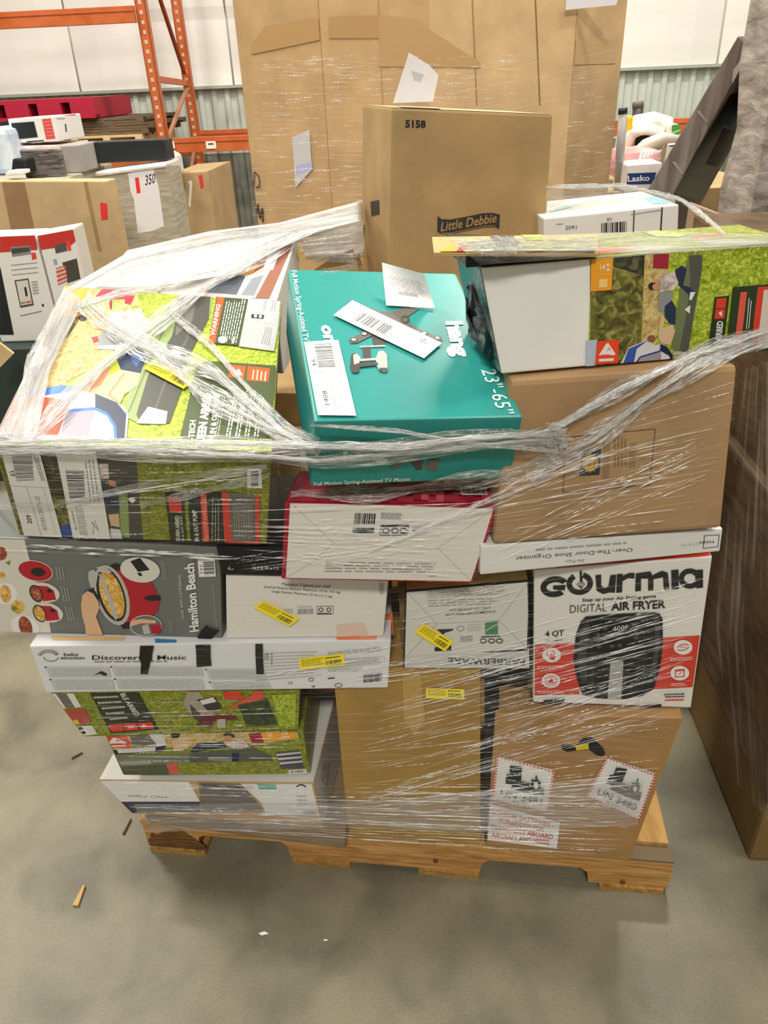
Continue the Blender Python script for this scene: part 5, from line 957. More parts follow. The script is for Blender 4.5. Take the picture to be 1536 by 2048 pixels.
# ------------------------------------------------------------------ open airbed carton on the right
ra = Carton('airbed_carton', 'open airbed carton lying on the large kraft carton with blank white end panel', 'carton', z=ZK, bl=(1003, 748), br=(1600, 694), tl=(962, 536), tr=(1600, 484), depth=.15, mat=M('#efeee8', .5))
ra.fill('top', GRS2, 'grass_print', .0006)
a = ra.art(inset=.001); a.poly([(1183, 515), (1600, 480), (1600, 700), (1175, 735)], GRS); Z(a, 'B6')
a.poly([(0, 300), (470, 290), (440, 1050), (250, 1270), (0, 1290)], TREE).poly([(190, 310), (470, 300), (460, 480), (300, 430), (200, 400)], TRE2).poly([(470, 290), (690, 280), (620, 760), (560, 1050), (440, 1050)], HAY).poly([(-40, 1040), (60, 1030), (40, 1290), (-40, 1300)], M('#b7c3d4', .45)).poly([(240, 1280), (330, 1100), (500, 1030), (560, 1080), (620, 1060), (700, 1160), (700, 1230)], LVL).poly([(270, 1270), (330, 1110), (500, 1035), (400, 1110), (370, 1260)], M('#3458a8', .4)).poly([(385, 1250), (430, 1180), (610, 1130), (610, 1230)], LAV).line([(385, 1250), (430, 1180), (600, 1130), (620, 1070)], 14, M('#32407a', .4)).poly([(600, 1070), (660, 1090), (715, 1170), (700, 1230), (680, 1170), (610, 1130)], NAV)
a.poly([(545, 290), (680, 290), (670, 420), (540, 415)], MAR).poly([(860, 300), (960, 295), (970, 330), (830, 1150), (740, 1160), (700, 1090), (760, 700), (780, 500)], OLM).poly([(850, 310), (960, 300), (965, 400), (840, 1150), (760, 1155), (830, 800), (860, 500)], M('#55564e', .4)).poly([(730, 430), (790, 390), (830, 420), (800, 560), (860, 580), (890, 620), (850, 650), (760, 560)], DEN).poly([(600, 480), (720, 440), (760, 540), (720, 600), (600, 620)], PLD).ell(540, 570, 42, 34, M('#2c211c', .5)).ell(565, 575, 32, 30, SKN).poly([(590, 620), (720, 615), (690, 720), (620, 790), (585, 790)], GRY).poly([(640, 740), (700, 690), (740, 760), (730, 900), (680, 890), (640, 830)], DEN).poly([(860, 620), (905, 620), (870, 690), (850, 685)], W_).poly([(610, 800), (640, 850), (620, 960), (580, 1000), (590, 930)], SKN2).poly([(620, 930), (700, 900), (730, 950), (690, 1080), (610, 1060), (580, 1010)], BEI).ell(525, 1020, 36, 30, M('#8a5a3a', .5)).poly([(810, 770), (860, 730), (855, 805)], W_).poly([(710, 1130), (780, 1130), (830, 1140), (820, 1160), (720, 1165)], M('#b9b8b0', .4))
a.poly([(5, 330), (195, 315), (180, 600), (0, 615)], AMB).text('14', (82, 425), (122, 423), (82, 385), W_, .02).lines([(135, 365), (165, 363), (165, 445), (135, 447)], 2, W_).poly([(75, 510), (145, 505), (143, 575), (72, 580)], M('#f3cf88', .45)).line([(70, 470), (160, 465)], 4, M('#f3cf88', .5))
logo_tri(a, [(60, 1042), (245, 1030), (232, 1230), (40, 1240)], M('#f0481f', .4))
a.poly([(1070, 660), (1195, 650), (1150, 1040), (1010, 1120)], M('#26361d', .4)).poly([(1085, 675), (1170, 668), (1160, 755), (1075, 762)], RD_).poly([(1075, 770), (1160, 762), (1150, 845), (1065, 850)], RD_).poly([(1100, 800), (1130, 780), (1130, 830)], W_).text('AIRBED', (1120, 1045), (1140, 870), (1070, 1040), W_, .03).poly([(1225, 575), (1600, 545), (1600, 1120), (1160, 1180)], M('#2b3c20', .4)).poly([(1290, 620), (1345, 615), (1290, 1100), (1230, 1130)], M('#e05a4a', .4)).lines([(1330, 940), (1355, 655), (1395, 652), (1370, 930)], 2, W_, .3, False).poly([(1440, 575), (1600, 565), (1600, 620), (1470, 1100), (1380, 1110), (1410, 800)], RD_).poly([(1490, 600), (1600, 590), (1600, 1100), (1430, 1100)], M('#d9cdbc', .45))
a.flush()
a = ra.art('top', 'printed_top', off=.0012); Z(a, 'B6'); a.poly([(-200, 240), (500, 190), (1536, 100), (1536, 215), (800, 260), (0, 310)], GRS2).poly([(860, 150), (1150, 120), (1190, 135), (900, 165)], RD_).poly([(940, 190), (1300, 170), (1536, 200), (1536, 215), (1000, 215)], M('#9a9a90', .45)).poly([(200, 250), (560, 215), (800, 240), (200, 290)], M('#a9a294', .45)).poly([(-400, 260), (0, 245), (400, 260), (200, 290), (-100, 300)], M('#d8584a', .45)).poly([(380, 85), (600, 100), (860, 130), (760, 155), (560, 150)], GRS); a.flush()
# rounded white end flap is the blank part of the front; dark airbed bag bulges from the open end
bag = thing('airbed_bag', 'crumpled black plastic airbed bag bulging out of the open airbed carton', 'bag', L(.8, .12, ZK))
mb = MB(); BG = M('#202225', .22, 'mottle', c0='#15171a', c1='#2c2f33', scale=14, bump=.9)
ce = (ra.c[0]+ra.c[2]+ra.c[4]+ra.c[6])/4; ax = (ra.c[1]-ra.c[0]).normalized(); ay = (ra.c[4]-ra.c[0]).normalized(); rnd = random.Random(11)
rings = 9; seg = 14; V = []
for j in range(rings):
    u = j/(rings-1); f_ = (1-(u)**2.2)**.5 if u < 1 else 0.05
    for i in range(seg):
        an = 2*math.pi*i/seg; cx, cz = math.cos(an), math.sin(an); sq = 1/max(abs(cx), abs(cz))**.65
        V.append(ce - ax*(-.03+.042*u) + ay*(cx*sq*.062*f_+rnd.uniform(-.007, .007)) + Vector((0, 0, cz*sq*.062*f_+rnd.uniform(-.006, .006)-.006)) - ax*rnd.uniform(-.006, .006))
mb.v = [tuple(p) for p in V]; mb.f = [(j*seg+i, j*seg+(i+1) % seg, (j+1)*seg+(i+1) % seg, (j+1)*seg+i) for j in range(rings-1) for i in range(seg)] + [tuple((rings-1)*seg+i for i in range(seg))]
mb.m = [mb.mi(BG)]*len(mb.f); mb.build('bag_body', bag, smooth=True)
mb = MB(); fr_ = ra.c[2]; ex_ = (ra.c[3]-ra.c[2]).normalized(); ln_ = (at_plane((1186, 520), ra.c[0], (ra.c[1]-ra.c[0]).cross(Vector((0, 0, 1))).normalized())-fr_).length
p0, p1 = fr_-ex_*.02+ay*.003, fr_+ex_*ln_+ay*.003
mb.hexa([p0+Vector((0, 0, .001)), p1+Vector((0, 0, .001)), p0+Vector((0, 0, .026)), p1+Vector((0, 0, .004)), p0+ay*.12+Vector((0, 0, .001)), p1+ay*.12+Vector((0, 0, .001)), p0+ay*.12+Vector((0, 0, .026)), p1+ay*.12+Vector((0, 0, .004))], BG); mb.build('bag_fold', bag, bevel=.004)
ra.fill('left', BG, 'dark_open_end', .001)
# kraft flap with printed top at the open end
f0 = [at_plane(p, ra.c[2]+Vector((0, 0, .012)), Vector((0, 0, 1))) for p in ((868, 515), (895, 530), (1010, 468), (862, 484))]
mb = MB(); _up = Vector((0, 0, 1)); q = [at_plane((868, 512), ra.c[2]+_up*.03, _up), at_plane((1195, 514), ra.c[2]+_up*.006, _up), at_plane((1195, 474), ra.c[2]+_up*.006, _up), at_plane((864, 480), ra.c[2]+_up*.03, _up)]
mb.hexa([q[0], q[1], q[0]+Vector((0, 0, .004)), q[1]+Vector((0, 0, .004)), q[3], q[2], q[3]+Vector((0, 0, .004)), q[2]+Vector((0, 0, .004))], M('#c49d66', .6, 'card'))
fl = mb.build('lid_flap', ra.o, label='open lid flap with printed picture')
a = Art(ra.o, [q[3]+Vector((0, 0, .004)), q[2]+Vector((0, 0, .004)), q[1]+Vector((0, 0, .004)), q[0]+Vector((0, 0, .004))], 'flap_print', off=.001); Z(a, 'B5')
a.poly([(40, 320), (200, 240), (400, 180), (1500, 160), (1500, 340), (300, 390)], M('#8a8a5c', .45, 'grass', c0='#5a5a44', c1='#c9c98a', scale=60)).poly([(30, 320), (160, 250), (260, 245), (180, 345)], AMB).poly([(190, 330), (290, 235), (360, 230), (250, 330)], MAR).poly([(320, 395), (430, 290), (560, 265), (540, 400), (420, 430)], W_).lines([(350, 390), (440, 310), (520, 300), (500, 390)], 5, GRY, .3).poly([(760, 110), (1000, 130), (1050, 190), (900, 190)], GRS).poly([(540, 150), (750, 140), (800, 240), (600, 260)], M('#4c4f46', .4)); a.flush()
# ------------------------------------------------------------------ cartons at the back of the load
# snack carton
ldp = L(.72, .62, 0)
ld = Carton('snack_carton', 'tan snack carton numbered 5158 standing at the back of the load', 'carton', bl=(775, 600), br=(1084, 600), tl=(783, 215), tr=(1106, 229), plane=(ldp, math.radians(12)), depth=.28, mat=M('#ae8e60', .65, 'card'), bevel=.005)
a = ld.art(); a.z(480, 0, 2.477); a.text('5158', (818, 630), (920, 632), (818, 594), INK, .04).cut('brand_banner')
Z(a, 'C6'); bn = M('#33302c', .5); kr_ = M('#b08a55', .6)
a.poly([(245, 920), (300, 965), (420, 970), (620, 935), (860, 885), (1000, 875), (1115, 900), (1105, 1105), (1050, 1075), (900, 1080), (640, 1130), (420, 1175), (300, 1170), (240, 1140)], bn).line([(300, 1158), (420, 1160), (640, 1115), (900, 1062), (1050, 1058)], 7, kr_)
a.text('Little Debbie', (285, 1135), (1065, 1005), (285, 1010), kr_, .01, .2); a.flush()
a = ld.art('left', off=.001); a.z(480, 0, 2.477); a.poly([(648, 1000), (690, 990), (692, 1060), (652, 1070)], bn).cut('edge_mark').poly([(610, 1115), (617, 1115), (617, 1170), (610, 1170)], bn); a.flush()
ld.fill('top', M('#d9bd8a', .5, 'card'), 'taped_lid')
a = ld.art('top', 'clear_tape', label='glossy clear tape', off=.0015); a.z(480, 0, 2.477); a.poly([(690, 495), (900, 500), (1000, 545), (800, 535)], M('#cfc9bf', .2)).cut('clear_tape', 'glossy clear tape').poly([(1100, 500), (1300, 510), (1500, 550), (1250, 535)], M('#cfc9bf', .2)); a.flush()
# paper sheet standing on it
t = thing('paper_sheet', 'white printed sheet standing up on the snack carton', 'paper', (ld.c[2]+ld.c[6])/2)
pn = (ld.c[6]-ld.c[2]).normalized(); p0 = ld.c[2].lerp(ld.c[3], .2)+pn*.12
q = [at_plane(p, p0, pn) for p in ((786, 206), (866, 203), (877, 150), (858, 130), (818, 105))]
mb = MB(); mb.poly(q, M('#dfdde0', .5)); mb.poly([p+pn*.0006 for p in q[::-1]], M('#dfdde0', .5)); mb.build('sheet', t, fix=False)
mb = MB()
for k in range(4):
    r_ = [at_plane(p, p0-pn*.0008, pn) for p in ((823+k*1.5, 142+k*5), (848-k*2, 150+k*4), (848-k*2, 152+k*4), (823+k*1.5, 144+k*5))]; mb.poly(r_, LGR)
mb.build('sheet_print', t, fix=False, kind='stuff')
# white carton numbered 2091
wb = Carton('carton', 'white black-lined carton numbered 2091 behind the open airbed carton', 'carton', bl=(1088, 560), br=(1352, 560), tl=(1087, 437), tr=(1358, 409), plane=(L(.9, .62, 0), math.radians(2)), depth=.22, mat=M('#e3e2dc', .4))
a = wb.art(); Z(a, 'D3'); a.text('2091', (228, 1482), (300, 1478), (228, 1458), INK).cut('barcode_print').text('97', (495, 1430), (528, 1428), (495, 1408), INK).bars([(460, 1440), (622, 1428), (622, 1500), (460, 1500)], 16, INK, 3).cut('panel_lines').line([(672, 1340), (665, 1540)], 7, INK).line([(853, 1320), (840, 1540)], 9, INK).line([(965, 1310), (955, 1500)], 7, INK).line([(650, 1385), (850, 1355)], 5, GRY).lines([(170, 1440), (215, 1438), (215, 1452), (170, 1454)], 1, GRY).line([(130, 1405), (660, 1345), (960, 1305)], 8, M('#57473a', .5)); a.flush()
a = wb.art('top', 'printed_top', off=.001); Z(a, 'D3'); a.poly([(740, 1280), (870, 1260), (940, 1290), (900, 1310), (790, 1320)], M('#8ccfe0', .4)).cut('printed_top').poly([(120, 1360), (250, 1320), (270, 1340), (130, 1370)], M('#bfe0e6', .4)).cut('printed_top').poly([(290, 1230), (430, 1215), (420, 1250), (300, 1245)], M('#d9e39a', .4)); a.flush()
# carton with the desk picture behind the big airbed carton
bd = (ab.c[6]-ab.c[2]).normalized(); bd.z = 0; bd.normalize()
q = [ab.c[6]+bd*.012-Vector((0, 0, .006)), ab.c[7]+bd*.012-Vector((0, 0, .006)) + (ab.c[7]-ab.c[6])*-.03]
br_ = at_z((594, 470), q[1].z+.085); pn_ = (q[1]-q[0]).cross(br_-q[1]).normalized()
q += [at_plane((262, 500), q[0], pn_), br_]
dn = Vector((0, 0, -.14))
dc = Carton('desk_carton', 'white furniture carton with wooden desk picture behind the big airbed carton', 'carton', corners=[q[0]+dn, q[1]+dn, q[0], q[1], q[2]+dn*1.45, q[3]+dn*1.45, q[2], q[3]], mat=M('#dedcd6', .4))
a = dc.art('top', off=.001); Z(a, 'C3'); WD = M('#96604a', .45); WD2 = M('#b98a70', .45)
a.poly([(520, 800), (860, 290), (790, 300), (560, 420), (200, 560), (-100, 700), (-200, 860)], M('#c9c3bd', .45)).poly([(530, 795), (640, 800), (860, 295), (790, 310)], WD).poly([(640, 400), (790, 320), (720, 480), (500, 600), (420, 560)], M('#b0604a', .45)).poly([(590, 560), (640, 430), (735, 410), (670, 570)], W_).poly([(545, 500), (600, 405), (635, 400), (590, 490)], W2).poly([(370, 780), (450, 620), (625, 590), (530, 795)], W_).poly([(410, 775), (500, 640), (600, 605), (520, 780)], M('#8a8f96', .4)).poly([(120, 750), (200, 650), (330, 600), (450, 620), (380, 770)], M('#5c6068', .45)).poly([(345, 560), (410, 510), (500, 500), (560, 530), (500, 600), (400, 615)], M('#e0a83c', .45)).poly([(-260, 760), (-200, 620), (-120, 560), (-180, 700)], M('#d0466a', .45)).poly([(80, 750), (130, 680), (160, 680), (120, 755)], WD2); a.flush()
a = dc.art('right', 'yellow_sticker', label='yellow sticker on the white side', off=.002); Z(a, 'C3'); a.poly([(855, 430), (885, 385), (925, 460), (890, 535)], YEL); a.flush()
# loose kraft sheets beside the snack carton
t = thing('kraft_envelope', 'loose kraft paper sheets lying behind the teal mount carton', 'paper', L(.55, .5, 1.2))
mb = MB(); q = [at_y(p, 1.72) for p in ((600, 560), (722, 560), (706, 498), (665, 515))]; mb.hexa([q[0], q[1], q[3], q[2]]+[p+Vector((0, .004, 0)) for p in (q[0], q[1], q[3], q[2])], M('#c9a468', .6, 'card')); mb.build('front_sheet', t)
mb = MB(); q = [at_y(p, 1.74) for p in ((640, 560), (735, 560), (718, 510), (660, 512))]; mb.hexa([q[0], q[1], q[3], q[2]]+[p+Vector((0, .004, 0)) for p in (q[0], q[1], q[3], q[2])], M('#b8935a', .6, 'card')); mb.build('back_sheet', t)
# plain cartons inside the load that carry the upper ones
def inner(label, s0, s1, t0, t1, z0, z1): 
    return Carton('carton', label, 'carton', corners=[L(s0, t0, z0), L(s1, t0, z0), L(s0, t0, z1), L(s1, t0, z1), L(s0, t1, z0), L(s1, t1, z0), L(s0, t1, z1), L(s1, t1, z1)], mat=KR2)
ldz = min(ld.c[0].z, ld.c[1].z); 
inner('plain carton at the back of the pallet under the snack carton', .42, .88, .54, .98, .121, ldz-.004)
inner('plain carton at the back right of the pallet under the white numbered carton', .89, 1.21, .56, .98, .121, min(wb.c[0].z, wb.c[1].z)-.004)
inner('plain carton at the back left of the pallet', .0, .41, .54, .98, .121, .98)
inner('plain carton in the middle of the pallet behind the slow cooker carton', .0, .43, .40, .53, .121, .9)
# ================================================================== stretch film
bpy.context.view_layer.update()
DG = bpy.context.evaluated_depsgraph_get()
FIXY = None
def hit(px):
    if FIXY: return FIXY/ray(px).y
    r = ray(px); l = r.length; ok, loc, *_ = SC.ray_cast(DG, CC, r/l)
    return (loc-CC).length/l if ok else None     # distance in units of the pixel ray
FS = film_mat('film_clear', .012, .30, 5, 120, .58, .74, '#f8f8f4', .5, .10)
FSD = film_mat('film_dense', .10, .75, 6, 70, .42, .70, '#f4f4f0', .8, .14)
FV = film_mat('film_veil', .45, .92, 5, 46, .35, .62, '#f3f1ee', .8, .16)
FR = film_mat('film_fold', .10, .8, 34, 3, .42, .62, '#fbfbf8', .8, .08)
FBM = film_mat('film_band', .16, .9, 22, 15, .44, .64, '#fbfbf8', 1.0, .08)
FT = film_mat('film_thread', .02, .85, 12, 1, .47, .64, '#ffffff', .2, .1)
FNB = film_mat('film_neighbour', .02, .4, 2.5, 9, .5, .72, '#efe8dc', .5, .12)
wrap = thing('stretch_film', 'clear stretch film wound around the stacked cartons in bands and threads', 'stretch film', L(.6, 0, .12))
def resample(pts, n):
    ds = [0]
    for a, b in zip(pts[:-1], pts[1:]): ds.append(ds[-1]+math.hypot(b[0]-a[0], b[1]-a[1]))
    out = []; j = 0
    for i in range(n):
        d = ds[-1]*i/(n-1)
        while j < len(pts)-2 and ds[j+1] < d: j += 1
        t = (d-ds[j])/max(1e-6, ds[j+1]-ds[j]); t = min(1, max(0, t))
        out.append((pts[j][0]+(pts[j+1][0]-pts[j][0])*t, pts[j][1]+(pts[j+1][1]-pts[j][1])*t))
    return out
def fillgap(d, far=2.6):
    v = [x for x in d if x is not None]
    if not v: return [far]*len(d)
    lim = min(v)+.75
    d = [x if (x is not None and x < lim) else None for x in d]
    out = d[:]
    for i, x in enumerate(d):
        if x is None:
            l = next((d[j] for j in range(i-1, -1, -1) if d[j] is not None), None); r = next((d[j] for j in range(i+1, len(d)) if d[j] is not None), None)
            out[i] = min(q for q in (l, r) if q is not None)
    return out
def taut(d, it=60):
    d = d[:]
    for _ in range(it):
        e = d[:]
        for i in range(1, len(d)-1):
            m_ = (d[i-1]+d[i+1])/2
            if m_ < e[i]: e[i] = m_
        d = e
    return d
def sheet(name, rows, nu, nv, off, mat, label=None, rip=.0015, parent=None, it=40):
    grid = []
    R = [resample(r, nu) for r in rows]
    for j in range(nv):
        v = j/(nv-1)*(len(R)-1); k = min(len(R)-2, int(v)); t = v-k
        row = [(a[0]*(1-t)+b[0]*t, a[1]*(1-t)+b[1]*t) for a, b in zip(R[k], R[k+1])]
        grid.append((row, taut(fillgap([hit(p) for p in row]), it)))
    me = bpy.data.meshes.new(name); vs = []; par = parent or wrap; rnd = random.Random(len(name)+nu)
    po = par.matrix_basis.translation
    D = [g_[1] for g_ in grid]
    for j in range(nv):
        for i in range(nu):
            dd_ = D[j][i]
            P = CC + ray(grid[j][0][i])*(dd_-off) ; P = P + (CC-P).normalized()*(rip*math.sin(j*1.9+math.sin(i*.35+j)*1.2))
            vs.append(tuple(P-po))
    fs = [(j*nu+i, j*nu+i+1, (j+1)*nu+i+1, (j+1)*nu+i) for j in range(nv-1) for i in range(nu-1)]
    me.from_pydata(vs, [], fs); uvl = me.uv_layers.new(name='UVMap'); li = 0
    for f in fs:
        for q in f: uvl.data[li].uv = ((q % nu)/(nu-1), (q//nu)/(nv-1)); li += 1
    me.materials.append(mat); me.polygons.foreach_set('use_smooth', [True]*len(fs)); me.update()
    o = bpy.data.objects.new(name, me); COL.objects.link(o); o.parent = par
    if label: o['label'] = label
    return o
class Strands:
    def __init__(s): s.v = []; s.f = []; s.uv = []; s.rnd = random.Random(5)
    def ribbon(s, pxs, wpx, off, it=40, jit=0.0, lift=.3):
        n = len(pxs); d = taut(fillgap([hit(p) for p in pxs]), it); P = [CC+ray(p)*(dd_-off) for p, dd_ in zip(pxs, d)]
        base = len(s.v)
        for i in range(n):
            t = (P[min(i+1, n-1)]-P[max(i-1, 0)]).normalized(); vw = (CC-P[i]).normalized(); sd = t.cross(vw).normalized()
            taper = min(1, .25+3*min(i, n-1-i)/n*2); w_ = wpx*(d[i])/FPX*.5*taper*(1+jit*s.rnd.uniform(-1, 1))
            s.v += [P[i]-sd*w_, P[i]-sd*w_*.35+vw*w_*lift, P[i]+sd*w_*.35+vw*w_*lift, P[i]+sd*w_]
            s.uv += [(i/(n-1)+base*.137, k_/3) for k_ in range(4)]
        for i in range(n-1):
            for k_ in range(3): s.f.append((base+i*4+k_, base+i*4+k_+1, base+(i+1)*4+k_+1, base+(i+1)*4+k_))
    def fan(s, A, B, n, wr, off=.01, dash=0.0, seg=18, jit=2.0, lens=(.08, .3)):
        """n threads running between polyline A and polyline B"""
        for i in range(n):
            u = s.rnd.random(); v_ = min(1, max(0, u+s.rnd.gauss(0, .05)))
            a = resample(A, 41)[int(u*40)]; b = resample(B, 41)[int(v_*40)]
            t0, t1 = 0.0, 1.0
            if s.rnd.random() < dash:
                ln_ = s.rnd.uniform(*lens); t0 = s.rnd.uniform(0, 1-ln_); t1 = t0+ln_
            else: t0 = s.rnd.uniform(0, .12); t1 = s.rnd.uniform(.85, 1)
            ns = max(5, int(seg*(t1-t0))); dx, dy = s.rnd.gauss(0, jit), s.rnd.gauss(0, jit)
            s.ribbon([(a[0]+(b[0]-a[0])*(t0+(t1-t0)*k_/(ns-1))+dx, a[1]+(b[1]-a[1])*(t0+(t1-t0)*k_/(ns-1))+dy) for k_ in range(ns)], s.rnd.uniform(*wr), off+s.rnd.uniform(0, .004))
    def rope(s, path, n, spread, wr, off=.014, seg=40, wave=.4):
        pts = resample(path, seg)
        for i in range(n):
            ph, fr, am = s.rnd.uniform(0, 6.3), s.rnd.uniform(1, 3.5), s.rnd.uniform(.2, 1)*spread*wave; o0 = s.rnd.gauss(0, spread*.45); o1 = s.rnd.gauss(0, spread*.45); q = []
            for k_, p in enumerate(pts):
                t = k_/(seg-1); a = pts[min(k_+1, seg-1)]; b = pts[max(k_-1, 0)]; dx, dy = a[0]-b[0], a[1]-b[1]; l = math.hypot(dx, dy) or 1
                o_ = o0*(1-t)+o1*t+am*math.sin(ph+fr*6.3*t); q.append((p[0]-dy/l*o_, p[1]+dx/l*o_))
            s.ribbon(q, s.rnd.uniform(*wr), off+s.rnd.uniform(0, .008), jit=.3)
    def build(s, name, mat, label=None, parent=None):
        par = parent or wrap; me = bpy.data.meshes.new(name); po = par.matrix_basis.translation
        me.from_pydata([tuple(p-po) for p in s.v], [], s.f); uvl = me.uv_layers.new(name='UVMap'); li = 0
        for f in s.f:
            for q in f: uvl.data[li].uv = s.uv[q]; li += 1
        me.materials.append(mat); me.polygons.foreach_set('use_smooth', [True]*len(s.f)); me.update()
        o = bpy.data.objects.new(name, me); COL.objects.link(o); o.parent = par; o['kind'] = 'stuff'
        if label: o['label'] = label
        return o
# --- clear sheets over the lower and upper halves of the load
sh1 = sheet('film_sheet', [[(96, 1385), (400, 1395), (780, 1385), (1080, 1395), (1378, 1425)], [(196, 1560), (640, 1560), (990, 1555), (1318, 1560)], [(270, 1640), (690, 1690), (965, 1700), (1258, 1728)]], 70, 36, .008, FS)
sh2 = sheet('film_sheet', [[(455, 1160), (780, 1180), (1065, 1130), (1430, 1060)], [(455, 1270), (780, 1280), (1068, 1300), (1400, 1300)], [(200, 1380), (780, 1390), (1070, 1420), (1378, 1425)]], 60, 30, .008, FS)
sh3 = sheet('film_sheet', [[(5, 905), (300, 910), (560, 915)], [(20, 1000), (300, 1010), (560, 1000)], [(40, 1085), (300, 1095), (560, 1090)]], 50, 26, .008, FS)
sh4 = sheet('film_sheet', [[(1040, 900), (1250, 790), (1476, 735)], [(990, 1010), (1250, 900), (1470, 830)], [(570, 1090), (1000, 1060), (1445, 1000)], [(565, 1160), (960, 1150), (1440, 1060)]], 60, 30, .008, FS)
sh5 = sheet('film_sheet', [[(900, 478), (1100, 470), (1300, 462), (1545, 470)], [(960, 530), (1180, 515), (1545, 492)]], 50, 8, .006, FSD, 'film over the open airbed carton lid')
sh6 = sheet('film_sheet', [[(1092, 380), (1200, 375), (1340, 385)], [(1090, 432), (1220, 420), (1352, 405)]], 30, 8, .006, FSD)
shd = sheet('film_band', [[(268, 1608), (660, 1605), (980, 1585), (1290, 1560)], [(290, 1665), (690, 1655), (980, 1665), (1275, 1650)]], 70, 14, .012, FSD, 'tight hazy band of film low on the load')
# --- veil pulled from the snack carton over the big airbed carton
v1 = sheet('film_veil', [[(255, 500), (420, 462), (560, 445), (725, 400)], [(215, 545), (390, 505), (560, 470), (728, 440)], [(150, 572), (300, 575), (480, 545), (600, 470)]], 48, 18, .02, FV, 'milky veil of film stretched up to the snack carton')
v2 = sheet('film_veil', [[(600, 462), (725, 420)], [(605, 490), (728, 470)], [(612, 520), (730, 515)]], 16, 10, .02, FV)
v3 = sheet('film_veil', [[(128, 575), (65, 720), (-10, 870)], [(150, 590), (88, 725), (25, 880)], [(165, 605), (100, 740), (70, 890)]], 30, 12, .012, FV)
# --- ropes
S = Strands()
S.rope([(-10, 888), (250, 884), (560, 890), (800, 893), (960, 875), (1130, 862)], 7, 9, (3, 8), .018)
S.rope([(-10, 905), (200, 900), (540, 915), (640, 925), (850, 905), (1040, 885), (1130, 880)], 6, 8, (3, 7), .018)
S.rope([(620, 850), (800, 862), (960, 888), (1140, 905)], 6, 7, (2, 5), .018)
S.build('film_rope', FR, 'gathered rope of white film across the front')
S = Strands()
S.rope([(165, 600), (215, 645), (290, 690), (430, 745), (560, 860), (640, 905)], 6, 9, (3, 7), .015)
S.rope([(205, 660), (300, 700), (400, 790), (520, 850), (630, 900)], 5, 10, (3, 7), .015)
S.rope([(330, 620), (420, 690), (500, 780), (570, 850), (640, 890)], 9, 8, (2, 6), .012)
S.rope([(60, 880), (120, 815), (200, 735), (290, 665), (400, 580), (580, 478)], 6, 9, (3, 7), .015)
S.rope([(40, 875), (60, 720), (130, 590), (260, 520), (440, 480), (600, 458)], 8, 10, (2, 7), .014)
S.rope([(145, 620), (240, 590), (340, 570), (480, 520), (600, 465)], 10, 14, (2, 7), .014)
S.fan([(725, 400), (729, 525)], [(540, 452), (606, 520)], 26, (2, 5), .016)
S.fan([(727, 440), (731, 560)], [(606, 490), (640, 560)], 14, (2, 4), .016)
S.build('film_rope', FR, 'crossed ropes of film over the airbed carton lid')
S = Strands()
S.rope([(1545, 655), (1380, 712), (1250, 775), (1130, 845), (1040, 890)], 7, 8, (3, 8), .016)
S.rope([(1545, 672), (1400, 725), (1280, 800), (1180, 880), (1120, 905)], 7, 10, (2, 6), .016)
S.rope([(1545, 690), (1480, 705), (1400, 722)], 6, 6, (2, 5), .012)
S.rope([(1090, 372), (1250, 372), (1360, 398), (1400, 425), (1450, 470)], 7, 7, (2, 6), .012)
S.build('film_rope', FR, 'white film rope slanting to the kraft carton corner')
for path, w_ in (([(-10, 886), (250, 886), (560, 896), (800, 893), (960, 878), (1130, 868)], 20), ([(-10, 905), (200, 903), (540, 918), (640, 925), (850, 905), (1040, 885), (1130, 880)], 16), ([(570, 985), (760, 990), (900, 965), (1010, 950), (1120, 905)], 16),
                 ([(165, 600), (215, 645), (290, 690), (430, 745), (560, 860), (640, 905)], 20), ([(215, 660), (320, 710), (420, 795), (520, 850), (630, 900)], 24), ([(60, 880), (120, 815), (200, 735), (290, 665), (400, 580), (580, 478)], 18),
                 ([(1545, 655), (1380, 712), (1250, 775), (1130, 845), (1040, 890)], 17), ([(1545, 672), (1400, 728), (1280, 810), (1180, 885), (1060, 960)], 22), ([(280, 1010), (400, 985), (560, 945)], 9), ([(-10, 1012), (120, 1010), (330, 960), (560, 930)], 7)):
    p_ = resample(path, 24); up_, dn_ = [], []
    for k_ in range(24):
        a_, b_ = p_[min(k_+1, 23)], p_[max(k_-1, 0)]; dx, dy = a_[0]-b_[0], a_[1]-b_[1]; l = math.hypot(dx, dy) or 1; ww = w_*(.8+.35*math.sin(k_*.7+w_))
        up_.append((p_[k_][0]+dy/l*ww, p_[k_][1]-dx/l*ww)); dn_.append((p_[k_][0]-dy/l*ww, p_[k_][1]+dx/l*ww))
    sheet('film_band', [up_, p_, dn_], 48, 9, .013, FBM, 'gathered glossy band of film')
# knot
S = Strands()
for i in range(46):
    a = S.rnd.uniform(0, 6.28); c0_ = (1105+S.rnd.gauss(0, 22), 878+S.rnd.gauss(0, 14)); l = S.rnd.uniform(10, 42); S.ribbon([(c0_[0]+math.cos(a+k_*.25)*l*(k_/6-.5), c0_[1]+math.sin(a+k_*.3)*l*.6*(k_/6-.5)) for k_ in range(7)], S.rnd.uniform(3, 8), .02+S.rnd.uniform(0, .015))
S.build('film_knot', FR, 'bunched knot of film')
S = Strands()
for i in range(60):
    a = S.rnd.uniform(-.8, .2); c0_ = (1000+S.rnd.gauss(0, 34), 492+S.rnd.gauss(0, 10)); l = S.rnd.uniform(8, 36); S.ribbon([(c0_[0]+math.cos(a+k_*.25)*l*(k_/6-.5), c0_[1]+math.sin(a+k_*.3)*l*.5*(k_/6-.5)) for k_ in range(7)], S.rnd.uniform(2, 5), .008+S.rnd.uniform(0, .008), it=3)
S.build('film_crumple', FR, 'crumpled glossy film over the open lid')
